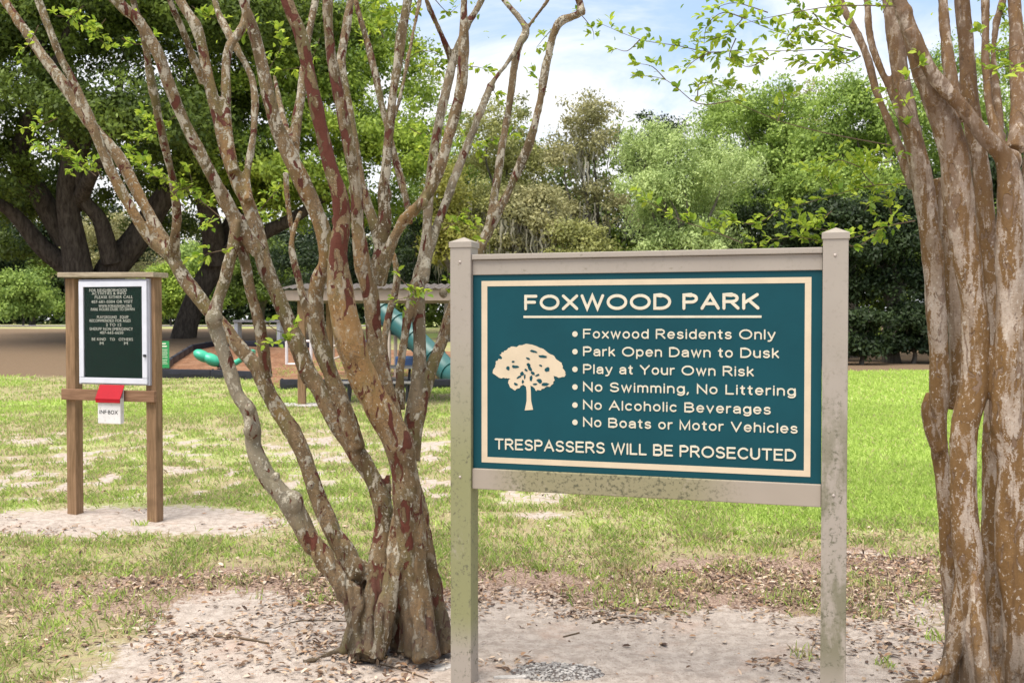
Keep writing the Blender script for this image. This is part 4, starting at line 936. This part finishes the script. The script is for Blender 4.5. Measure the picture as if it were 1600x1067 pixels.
# the two live oaks on the left, limbs traced from the photograph
def oak(label, Y, limbs, lobes_px, mat, seed, nclump, per, L, cr, foot, dens=.6):
    g = P(foot[0], foot[1], Y); gz_ = float(gz(g.x, Y)); root = thing('live_oak', label, 'tree', (g.x, Y, gz_), 0, 'live oaks at the back left'); off = root.location
    mb = MB()
    for pts, d in limbs:
        n = len(pts); q = [P(a, b, Y + d * i / (n - 1)) for i, (a, b, r) in enumerate(pts)]; rr = [r * Y / F for a, b, r in pts]
        C, Rv = catmull(q, rr, 6); mb.tube(C, Rv, 10)
    mb.build('trunk', M['oakbark'], root, True, off)
    k = Y / F; lobes = []
    for cx, cy, rx, rz, d in lobes_px:
        c = P(cx, cy, Y + d) - off; lobes.append((c.x, c.y, c.z, rx * k, rx * k * .8, rz * k))
    link('crown', foliage(lobes, nclump, cr, per, L, seed, 0, dens), mat, root)
    return root
oak('massive spreading live oak with several dark limbs behind the notice board', 43, [
    ([(132,548,30),(130,490,25),(122,420,22),(110,350,18),(104,300,15),(112,230,16),(90,150,11),(60,60,6)], -2),
    ([(104,380,18),(68,315,17),(31,250,15),(42,200,13),(68,142,10),(90,90,6),(110,30,4)], -3),
    ([(31,250,12),(0,228,10),(-60,210,6)], -2),
    ([(112,420,18),(68,388,14),(31,345,11),(0,320,9),(-60,310,4)], -2),
    ([(170,548,32),(164,480,27),(172,425,25),(210,378,22),(252,315,18),(285,270,17),(330,200,12),(380,110,6)], 2),
    ([(174,410,16),(157,346,12),(131,310,10),(128,250,8),(150,180,5)], -2),
    ([(104,340,14),(125,310,12),(142,275,10),(170,220,7),(190,120,4)], -4)],
    [(40,60,190,120,0),(170,20,200,120,-2),(330,60,190,120,1),(60,190,130,75,-3),(210,200,130,80,-4),(320,190,120,85,3),(-60,120,160,130,0),(430,60,150,110,3),(20,330,90,45,2),(-60,280,110,90,-2),(300,300,90,45,2),(230,300,80,40,4),(90,330,80,40,5),(180,250,110,55,5),(20,400,70,35,5),(320,250,110,60,0),(60,300,90,40,4),(270,360,80,35,6),(390,300,80,50,3)],
    M['oakleaf'], 21, 1450, 95, .20, .95, (150, 540), .5)
oak('dark leaning live oak whose trunk rises at the mulch bed edge', 46, [
    ([(284,545,22),(292,505,18),(312,455,17),(338,410,18),(370,340,15),(420,270,15),(480,190,9)], 1),
    ([(338,410,20),(330,350,16),(310,280,12),(300,200,7)], -2),
    ([(345,400,16),(400,370,12),(460,340,9),(520,300,5)], -2)],
    [(430,170,150,120,0),(530,240,130,105,-2),(560,130,120,110,1),(420,290,130,65,-3),(330,300,100,55,0),(610,250,75,85,0),(500,330,120,52,1),(500,60,170,90,2),(600,330,75,48,2)],
    M['oakleaf2'], 22, 640, 110, .19, .9, (285, 542), .5)

bg_rows = [  # name, label, cx, Y, crown top, crown bottom, half width, leaves, seed, extra
 ('oak_tree', 'olive tree veiled in grey moss just above the sign left post', 745, 46, 285, 440, 85, 'olive', 31, dict(moss=420, nclump=130)),
 ('oak_tree', 'yellow-green young tree between the myrtle stems and the sign', 705, 44, 260, 430, 48, 'yellowleaf', 32, dict(nclump=90, per=70)),
 ('oak_tree', 'low mossy olive tree standing behind the left end of the sign', 830, 45, 290, 450, 72, 'greyleaf', 33, dict(moss=500, nclump=110)),
 ('oak_tree', 'olive green tree filling the gap behind the tilted myrtle stems', 800, 54, 150, 420, 120, 'olive', 34, dict(nclump=190)),
 ('oak_tree', 'fresh green tree whose top shows between the upper stems left of the open sky', 715, 58, 165, 420, 80, 'midgreen', 57, dict(nclump=150)),
 ('oak_tree', 'tall sparse grey-olive tree rising highest left of the pale willow-like tree', 925, 50, 140, 400, 84, 'greyleaf', 35, dict(nclump=115, per=70, moss=160, cr=.75, shell=.8)),
 ('oak_tree', 'fresh green tree top just right of the pale willow-like tree', 1130, 58, 135, 400, 80, 'midgreen', 58, dict(nclump=170)),
 ('pine_tree', 'narrow dark green tree top between the grey tree and the pale green tree', 1030, 56, 165, 420, 60, 'dark_shadeleaf', 36, dict(nclump=110)),
 ('willow_tree', 'broad pale green willow-like tree with soft drooping foliage', 1062, 44, 190, 460, 112, 'willow', 37, dict(nclump=330, per=100, L=.15, cr=.62, droop=.35, asp=.38, nl=11)),
 ('oak_tree', 'yellowish low bushy tree directly above the middle of the sign', 915, 43, 345, 470, 58, 'olive', 38, dict(nclump=80)),
 ('oak_tree', 'large bright green tree above the right half of the sign', 1215, 50, 128, 400, 110, 'midgreen', 39, dict(nclump=300)),
 ('oak_tree', 'rounded green tree behind the right sign post', 1330, 46, 118, 400, 110, 'midgreen', 40, dict(nclump=320)),
 ('oak_tree', 'tall wispy tree top above the bright green tree', 1245, 60, 105, 360, 60, 'greyleaf', 41, dict(nclump=70, per=50, cr=.6)),
 ('oak_tree', 'green tree glimpsed between the stems of the right crape myrtle', 1470, 48, 60, 420, 120, 'midgreen', 42, dict(nclump=260)),
 ('oak_tree', 'shaded dark evergreen at the lawn edge right of the sign', 1395, 41, 290, 505, 85, 'dark_shadeleaf', 43, dict(nclump=190, trunk_r=.3)),
 ('oak_tree', 'shaded dark evergreen behind the right sign post', 1290, 42, 300, 510, 85, 'dark_shadeleaf', 44, dict(nclump=190, trunk_r=.28)),
 ('oak_tree', 'deep green bush-like tree at the far right edge', 1530, 42, 230, 515, 105, 'dark_shadeleaf', 45, dict(nclump=240, trunk_r=.3)),
 ('oak_tree', 'bright yellow-green tree top at the far right between tan stems', 1600, 52, 40, 420, 90, 'oakleaf2', 46, dict(nclump=200)),
 ('oak_tree', 'dark mossy tree below the pale willow-like tree', 1180, 45, 300, 560, 70, 'dark_shadeleaf', 47, dict(nclump=130)),
 ('oak_tree', 'shadowy tree behind the pavilion roof', 650, 60, 320, 545, 90, 'dark_shadeleaf', 48, dict(nclump=170)),
 ('oak_tree', 'bright green distant tree right of the leaning oak trunk', 300, 88, 380, 505, 62, 'midgreen', 49, dict(nclump=130, cr=1.3, L=.28)),
 ('oak_tree', 'bright green distant shrub-like tree left of the notice board', 50, 84, 395, 508, 58, 'midgreen', 50, dict(nclump=130, cr=1.3, L=.28)),
 ('oak_tree', 'dark distant tree at the left edge of the lawn', -20, 80, 330, 508, 62, 'dark_shadeleaf', 51, dict(nclump=130, cr=1.3, L=.28)),
 ('oak_tree', 'dark distant tree beyond the playground slide tower', 520, 84, 330, 508, 100, 'dark_shadeleaf', 52, dict(nclump=190, cr=1.3, L=.28)),
 ('oak_tree', 'mid green distant tree right of the playground seesaw', 410, 92, 360, 500, 80, 'oakleaf', 53, dict(nclump=150, cr=1.3, L=.28)),
 ('oak_tree', 'grey distant tree partly hidden by the notice board top', 180, 95, 330, 505, 95, 'greyleaf', 54, dict(nclump=130, cr=1.3, L=.28)),
 ('oak_tree', 'dark low tree beyond the sign panel', 1000, 46, 400, 565, 120, 'dark_shadeleaf', 55, dict(nclump=170)),
 ('oak_tree', 'dark low tree beyond the sign rules', 800, 50, 400, 560, 110, 'dark_shadeleaf', 56, dict(nclump=150)),
]
for nm, lb, cx, Y, tp, bt, hw, mt, sd_, ex in bg_rows:
    bgtree(nm, lb, cx, Y, tp, bt, hw, M[mt], sd_, **ex)

def far_woods(name, label, px0, px1, Y, top, mat, seed, n, per, L, cr):
    r = random.Random(seed); lobes = []
    for i in range(26):
        f = (i + .5) / 26; px = px0 + (px1 - px0) * f; k = Y / F; c = P(px, 500, Y + r.uniform(-2, 3)); g_ = float(gz(c.x, c.y)); h = CAM_H + (500 - top - r.uniform(-45, 45)) * k - g_
        wd = (px1 - px0) / 26 * k; lobes.append((c.x, c.y, g_ + h * .20, wd * 1.0, wd * .9, h * .80))
    o = link(name, foliage(lobes, n, cr, per, L, seed, 0, .5), M[mat]); tag(o, label, 'woods', None, 'stuff')
far_woods('woods', 'dense dark green woods closing the view behind the park trees on the right', 620, 1720, 66, 205, 'oakleaf', 71, 1700, 55, .34, 1.5)
far_woods('woods', 'shaded far woods at the back of the lawn on the left', -250, 660, 104, 350, 'dark_shadeleaf', 72, 1700, 60, .5, 1.8)
far_woods('woods', 'pale grey-green woods far beyond the oaks on the left', -250, 660, 125, 325, 'greyleaf', 73, 700, 50, .5, 2.4)
for i, (cx, Y, tp, hw, mt, lb) in enumerate(((1345, 39, 485, 40, 'dark_shadeleaf', 'dark rounded shrub at the lawn edge just right of the right sign post'), (1425, 40, 470, 46, 'dark_shadeleaf', 'taller dark shrub beside the left stem of the tan crape myrtle'),
        (1260, 39, 505, 46, 'dark_shadeleaf', 'dark shrub behind the right part of the sign'), (1500, 40, 490, 50, 'dark_shadeleaf', 'dark shrub seen between the stems of the tan crape myrtle'), (1580, 39, 480, 60, 'dark_shadeleaf', 'dark shrub at the right edge behind the tan stems'),
        (35, 78, 425, 52, 'midgreen', 'bright green roundish shrub left of the notice board posts'), (268, 76, 415, 36, 'oakleaf2', 'yellow-green shrub just right of the notice board top'))):
    bgtree('shrub', lb, cx, Y, tp, 580, hw, M[mt], 90 + i, nclump=110, per=80, L=.16 if Y < 50 else .26, cr=.5 if Y < 50 else 1.0, nl=9, group='shrubs along the edges of the lawn', trunk_r=.08)
# ------------------------------------------------------------------ playground, pavilion and other things on the far lawn
near_pl = [(250, 590), (330, 591), (398, 594), (437, 608), (560, 608), (720, 608), (900, 606), (1060, 604)]
far_pl = [(262, 572), (300, 549), (340, 541), (420, 543), (520, 545), (700, 550), (900, 556), (1060, 562)]
def resample(poly, n):
    q = [G(*p) for p in poly]; ds = [0]
    for a, b in zip(q, q[1:]): ds.append(ds[-1] + (b - a).length)
    out = []
    for i in range(n):
        s = ds[-1] * i / (n - 1); j = min(max(k for k in range(len(ds)) if ds[k] <= s + 1e-9), len(q) - 2)
        out.append(q[j].lerp(q[j + 1], (s - ds[j]) / (ds[j + 1] - ds[j])))
    return out
A = resample(near_pl, 60); B = resample(far_pl, 60); rows = 24; Vm = []
for j in range(rows):
    for a, b in zip(A, B):
        p = a.lerp(b, j / (rows - 1)); Vm.append((p.x, p.y, float(gh(p.x, p.y)) + .03))
ii = (np.arange(rows - 1)[:, None] * 60 + np.arange(59)[None]).ravel()
m, nt_, b_ = newmat('wood_mulch', .95, .1); o_ = objc(nt_)
n_ = noise(nt_, o_, 9, 6, .75); n5 = noise(nt_, o_, 1.2, 3)
nt_.links.new(mixc(nt_, step(nt_, n5, .4, .65), mixc(nt_, step(nt_, n_, .3, .7), (.10, .045, .025), (.33, .17, .095)), mixc(nt_, n_, (.16, .085, .05), (.40, .23, .14))), b_.inputs['Base Color']); bump(nt_, b_, n_, .8, .05)
tag(link('mulch_bed', np_mesh('mulch_bed', Vm, np.stack([ii, ii + 1, ii + 61, ii + 60], 1), None, True), m), kind='structure')

ed = thing('playground_edging', 'black plastic timber edging around the brown mulch playground', 'edging', G(437, 608))
def edge_line(poly):
    q = [G(*p) for p in poly]
    for a, b in zip(q, q[1:]):
        n = max(1, round((b - a).length / 1.25))
        for i in range(n):
            s = a.lerp(b, i / n); e = a.lerp(b, (i + 1) / n); d = (e - s).normalized()
            s = s + d * .012; e = e - d * .012; up = Vector((0, 0, .11)); mb = MB()
            mb.beam(s + up, e + up, .11, .27, .02)
            nrm = Vector((-d.y, d.x, 0)); nrm = nrm if nrm.y < 0 else -nrm
            for f in (.3, .7): mb.beam(s.lerp(e, f - .12) + up + nrm * .056, s.lerp(e, f + .12) + up + nrm * .056, .014, .06, .004)
            mb.cyl(s + d * .05 + up, s + d * .05 + up + Vector((0, 0, .155)), .03)
            mb.build('edging_timber', M['edging'], ed, True, ed.location)
edge_line([(437, 608), (560, 608), (720, 608), (900, 606)])
edge_line([(250, 590), (330, 591), (398, 594)])
edge_line([(250, 590), (268, 570), (300, 549), (340, 541), (420, 543), (520, 545)])

# spring seesaw with green seats
g = G(345, 583); Yr_ = g.y
sr = thing('spring_seesaw', 'bright green spring seesaw with lobed seat standing in the mulch', 'seesaw', g)
def q_(px, py, d=0): return P(px, py, Yr_ + d)
mb = MB(); mb.tube(catmull([q_(318, 556), q_(338, 568), q_(365, 568), q_(390, 552)], [.09, .10, .09, .07], 6)[0], .085, 10); mb.build('beam', M['greenp'], sr, True, g)
mb = MB()
for px, py, r in ((316, 556, .21), (331, 562, .22)): mb.ball(q_(px, py), r, 3, (1.35, 1.2, .8), Matrix.Rotation(.5, 3, 'Y'))
mb.build('lobed_seat', M['greenp'], sr, True, g)
mb = MB(); mb.box(q_(390, 551), (.28, .4, .20), Matrix.Rotation(.15, 3, 'Y'), .05); mb.build('seat', M['greenp'], sr, True, g)
mb = MB(); sp_ = []
for i in range(60):
    a = i / 60 * 5 * 2 * math.pi; sp_.append(g + Vector((math.cos(a) * .10, math.sin(a) * .10, i / 60 * .26)))
mb.tube(sp_, .018, 6); mb.box(g + Vector((0, 0, .29)), (.3, .22, .06), None, .01); mb.build('spring', M['darkmetal'], sr, True, g)

# green rules sign
g = G(250.5, 594); Ys = g.y
rs = thing('rules_sign', 'small green rules sign on a white post beside the notice board', 'sign', g)
mb = MB(); mb.box(g + Vector((0, .03, .62)), (.055, .055, 1.28), None, .005); mb.cyl(g + Vector((0, .03, 1.26)), g + Vector((0, .03, 1.34)), .04, .005, 12); mb.build('post', M['alu'], rs, False, g)
c = P(254.5, 554, Ys - .02); k = Ys / F
mb = MB(); mb.box(c, (20 * k, .012, 42 * k), None, .003); pn = mb.build('sign_panel', M['signgreen'], rs, False, g)
mb = MB()
for i, (z, wd) in enumerate(((17, 10), (13, 13), (8, 15), (5, 14), (2, 15), (-1, 13), (-4, 15), (-8, 14), (-11, 12), (-14, 15))):
    mb.box(c + Vector((0, -.0075, z * k)), (wd * k, .003, (1.9 if i < 2 else .7) * k))
mb.build('white_lines', M['white'], pn, False, g)

# playground tower with tube slide
g = G(570, 596); Yt = g.y + 1.2
pt = thing('play_tower', 'beige playground tower with teal panels and a teal tube slide', 'play structure', (g.x, Yt, g.z))
off = pt.location
def t_(px, py, d=0): return P(px, py, Yt + d)
zg = g.z
for px, d in ((520, 0), (608, 0), (520, 1.3), (608, 1.3), (618, .2)):
    a = t_(px, 500, d); mb = MB(); mb.cyl((a.x, a.y, zg - .1), (a.x, a.y, zg + (2.0 if px != 618 else 1.5)), .05, None, 14); mb.ball((a.x, a.y, zg + (2.0 if px != 618 else 1.5)), .055, 2)
    mb.build('post', M['beige'], pt, True, off)
a0 = t_(520, 500, 0); a1 = t_(608, 500, 1.3)
mb = MB(); mb.box(((a0.x + a1.x) / 2, Yt + .65, zg + 1.05), (a1.x - a0.x + .1, 1.3, .06), None, .01); mb.build('deck', M['blue'], pt, False, off)
mb = MB(); mb.box(((a0.x + a1.x) / 2 - .45, Yt - .02, zg + 1.45), (.75, .03, .55), None, .02)
for i in range(5): mb.cyl(((a0.x + a1.x) / 2 - .75 + i * .15, Yt - .045, zg + 1.2), ((a0.x + a1.x) / 2 - .75 + i * .15, Yt - .045, zg + 1.7), .018, None, 8)
mb.build('side_panel', M['tealp'], pt, False, off)
mb = MB()
s0 = t_(522, 565, -.6); s1 = t_(572, 548, -.1)
for dz in (0, .35): mb.cyl(t_(518, 562, -.7) + Vector((0, 0, dz)), t_(565, 545, -.1) + Vector((0, 0, dz)), .03, None, 10)
for f in (0, .33, .66, 1): 
    p0 = t_(518, 562, -.7).lerp(t_(565, 545, -.1), f); mb.cyl(p0 - Vector((0, 0, .1)), p0 + Vector((0, 0, .35)), .022, None, 8)
mb.build('ramp_rail', M['beige'], pt, True, off)
mb = MB(); cv = [t_(594, 482, .6), t_(608, 496, .35), (t_(630, 513, .0)), t_(655, 536, -.5), t_(682, 562, -1.0), t_(704, 584, -1.5), t_(722, 590, -1.9)]
C, Rv = catmull(cv, [.30, .31, .31, .31, .31, .31, .31], 8)
mb.tube(C, Rv, 20); sld = mb.build('tube_slide', M['tealp'], pt, True, off)
mb = MB()
for i in range(4, len(C) - 2, 9):
    t = (C[i + 1] - C[i - 1]).normalized(); mb.tube([C[i] - t * .03, C[i] + t * .03], [.345, .345], 20)
mb.build('slide_flange', M['tealp'], sld, True, off)
mb = MB(); mb.box(t_(634, 566, -.2), (.55, .5, .35), None, .06); mb.build('step_box', M['blue'], pt, False, off)

# white low frame and pale bench beyond the mulch
g = G(466, 571); wf = thing('goal_frame', 'white tubular frame standing on the mulch behind the myrtle stems', 'frame', g); k = g.y / F
mb = MB()
for dx in (-18, 20): mb.cyl(g + Vector((dx * k, 0, 0)), g + Vector((dx * k, 0, 38 * k)), .05, None, 12)
mb.build('upright', M['whitep'], wf, True, g)
mb = MB(); mb.cyl(g + Vector((-18 * k, 0, .04)), g + Vector((20 * k, 0, .04)), .04); mb.cyl(g + Vector((-18 * k, 0, 38 * k)), g + Vector((20 * k, 0, 38 * k)), .04); mb.build('crossbar', M['whitep'], wf, True, g)
g = G(405, 533); bt_ = thing('park_table', 'pale concrete table on white legs beyond the playground', 'table', g); k = g.y / F
mb = MB(); mb.box(g + Vector((0, 0, .86)), (72 * k, 1.0, .10), None, .02); mb.build('tabletop', M['conc'], bt_, False, g)
for dx in (-33, 33):
    mb = MB(); mb.box(g + Vector((dx * k, 0, .40)), (.15, .7, .82), None, .01); mb.build('leg', M['whitep'], bt_, False, g)

# pavilion
g = G(472, 634); Yp = g.y; pv = thing('pavilion', 'open picnic pavilion with beige metal roof and brown timber posts', 'shelter', g)
x0 = P(448, 500, Yp).x; x1 = P(860, 500, Yp).x; zf0 = CAM_H + (500 - 470) * Yp / F; zf1 = CAM_H + (500 - 454) * Yp / F; dp = 3.6
for x in (g.x, x1 - .35):
    for d in (0, dp - .5):
        mb = MB(); mb.box((x, Yp + d, .5 * zf0 - .02), (.145, .145, zf0 + .04), None, .008); mb.build('post', M['wood'], pv, False, g)
mb = MB(); mb.box(((x0 + x1) / 2, Yp - .16, (zf0 + zf1) / 2), (x1 - x0, .05, zf1 - zf0), None, .005); mb.box(((x0 + x1) / 2, Yp + dp - .3, (zf0 + zf1) / 2), (x1 - x0, .05, zf1 - zf0), None, .005)
for x in (x0 + .03, x1 - .03): mb.box((x, Yp + dp / 2 - .23, (zf0 + zf1) / 2 + .003), (.05, dp - .2, zf1 - zf0), None, .005)
mb.build('fascia', M['fascia'], pv, False, g)
mb = MB(); ym = Yp + dp / 2 - .23; n = int((x1 - x0 + .3) / .075); rows_ = []
for y, z in ((Yp - .26, zf1 + .02), (ym, zf1 + .17), (Yp + dp - .2, zf1 + .02)):
    rows_.append([mb.bm.verts.new((x0 - .12 + i * .075, y, z + (.03 if i % 2 else 0))) for i in range(n)])
for A_, B_ in zip(rows_, rows_[1:]):
    for i in range(n - 1): mb.bm.faces.new((A_[i], A_[i + 1], B_[i + 1], B_[i]))
bmesh.ops.solidify(mb.bm, geom=list(mb.bm.faces), thickness=.04)
mb.build('roof', M['roofmetal'], pv, False, g)
mb = MB(); mb.box(g + Vector((.02, -.05, .012)), (1.35, .7, .05), None, .01); mb.build('footing_slab', M['conc'], pv, False, g)

# picnic table
g = G(592, 628); tb = thing('picnic_table', 'grey picnic table with bench seats behind the myrtle trunk', 'picnic table', g)
mb = MB()
for i in range(4): mb.box(g + Vector((0, .30 + i * .18, .70)), (1.5, .165, .045), None, .006)
mb.build('tabletop', M['conc'], tb, False, g)
for d in (-.18, 1.30):
    mb = MB(); mb.box(g + Vector((0, d, .42)), (1.55, .25, .045), None, .006); mb.build('bench_seat', M['conc'], tb, False, g)
for dx in (-.6, .6):
    mb = MB(); mb.beam(g + Vector((dx, -.2, .38)), g + Vector((dx, 1.3, .38)), .05, .05)
    mb.beam(g + Vector((dx, -.1, 0)), g + Vector((dx, .45, .69)), .05, .05); mb.beam(g + Vector((dx + .052, 1.2, 0)), g + Vector((dx + .052, .65, .69)), .05, .05)
    mb.cyl(g + Vector((dx, -.2, 0)), g + Vector((dx, -.2, .4)), .025); mb.build('leg', M['darkmetal'], tb, False, g)

# far road on the left
a = np.linspace(-75, -8, 60); rv = []
for y in (68, 72, 76, 80): rv += [(x, y, float(gz(x, y)) + .05) for x in a]
ii = (np.arange(3)[:, None] * 60 + np.arange(59)[None]).ravel()
tag(link('road', np_mesh('road', rv, np.stack([ii, ii + 1, ii + 61, ii + 60], 1)), plain('pale_asphalt', (.25, .22, .21), .9, .1, .5)), kind='structure')

# ------------------------------------------------------------------ small things on the ground
def rubble():
    g = G(868, 1050); r = thing('concrete_footing', 'pebbly grey concrete footing lump poking out of the sand', 'footing', g)
    m_, nt, b = newmat('pebble_concrete', .9, .15); o = objc(nt)
    v = nd(nt, 'ShaderNodeTexVoronoi', {'feature': 'F1'}, {'Scale': 60.0}); nt.links.new(o, v.inputs['Vector'])
    c = mixc(nt, v.outputs['Color'], (.17, .155, .145), (.46, .43, .40)); c = mixc(nt, step(nt, v.outputs['Distance'], .45, .62), c, (.12, .10, .09))
    nt.links.new(c, b.inputs['Base Color']); bump(nt, b, v.outputs['Distance'], .9, .02)
    mb = MB(); mb.ball((0, 0, -.01), .23, 5, (1.0, .62, .13))
    for vv in mb.bm.verts:
        q = np.array([[vv.co.x, vv.co.y, vv.co.z]]); vv.co *= 1 + .12 * float(v3noise(q * 9, 3)[0]); vv.co.z += .012 * float(v3noise(q * 60, 8)[0])
    link('mound', mb.build('mound', None, None, True, None, True), m_, r)
    mb = MB(); rr = random.Random(4)
    for i in range(150):
        a = rr.uniform(0, 6.283); q = math.sqrt(rr.random()) * .21; z = .13 * .23 * math.sqrt(max(0, 1 - (q / .23)**2)) - .008
        mb.ball((math.cos(a) * q, math.sin(a) * q * .62, z), rr.uniform(.004, .010), 1, (1.2, 1, .8))
    tag(mb.build('pebbles', plain('pebble', (.34, .315, .29), .85, .4, 18), r, True), None, None, None, 'stuff')
rubble()
def chip(px, py, w_, h_, label, seed):
    g = G(px, py); rr = random.Random(seed); mb = MB(); pts = []
    n = 9
    for i in range(n):
        a = i / n * 6.283; q = rr.uniform(.7, 1.1); pts.append((math.cos(a) * w_ * q, math.sin(a) * h_ * q))
    A_ = [mb.bm.verts.new((x, y, (.007 + x * .03))) for x, y in pts]; B_ = [mb.bm.verts.new((x * 1.06, y * 1.06, -.01)) for x, y in pts]
    mb.bm.faces.new(A_)
    for i in range(n): mb.bm.faces.new((A_[i], B_[i], B_[(i + 1) % n], A_[(i + 1) % n]))
    o = mb.build('concrete_chip', plain('chip', (.42, .39, .36), .9, .2, 25, .1, 0, (.3, .27, .24)), None); o.location = g; tag(o, label, 'debris')
chip(690, 1043, .07, .05, 'flat whitish concrete flake at the foot of the left sign post', 1)
chip(800, 1058, .09, .025, 'thin pale concrete flake between the sign post and pebbly lump', 2)
chip(425, 985, .04, .02, 'small grey flake on the sand left of the myrtle trunk', 3)
def stick(pts, r, label):
    q = [G(*p) for p in pts]; q = [Vector((v.x, v.y, float(gh(v.x, v.y)) + r * .8)) for v in q]
    C, Rv = catmull(q, [r * (1 - .5 * i / len(q)) for i in range(len(q))], 5)
    mb = MB(); mb.tube(C, Rv, 6); o = mb.build('fallen_stick', M['twig'], None, True, q[0]); o.location = q[0]; tag(o, label, 'stick')
stick([(335, 994), (372, 1000), (420, 1003)], .008, 'thicker fallen stick on the sand left of the myrtle roots')
stick([(415, 985), (470, 968), (545, 972)], .004, 'long thin bowed twig near the left side of the trunk')
stick([(592, 1036), (630, 1046), (668, 1062)], .004, 'dark bent twig at the front of the trunk')
stick([(925, 975), (975, 968), (1010, 972)], .005, 'dark twig on the sand under the sign panel')
stick([(1395, 985), (1420, 977), (1460, 990), (1475, 1005)], .004, 'curved thin twig between the right sign post and tan tree')
stick([(1000, 955), (1060, 948)], .005, 'short straight twig at the edge of the leaf litter')
stick([(905, 990), (880, 995)], .005, 'very short dark twig above the pebbly footing')
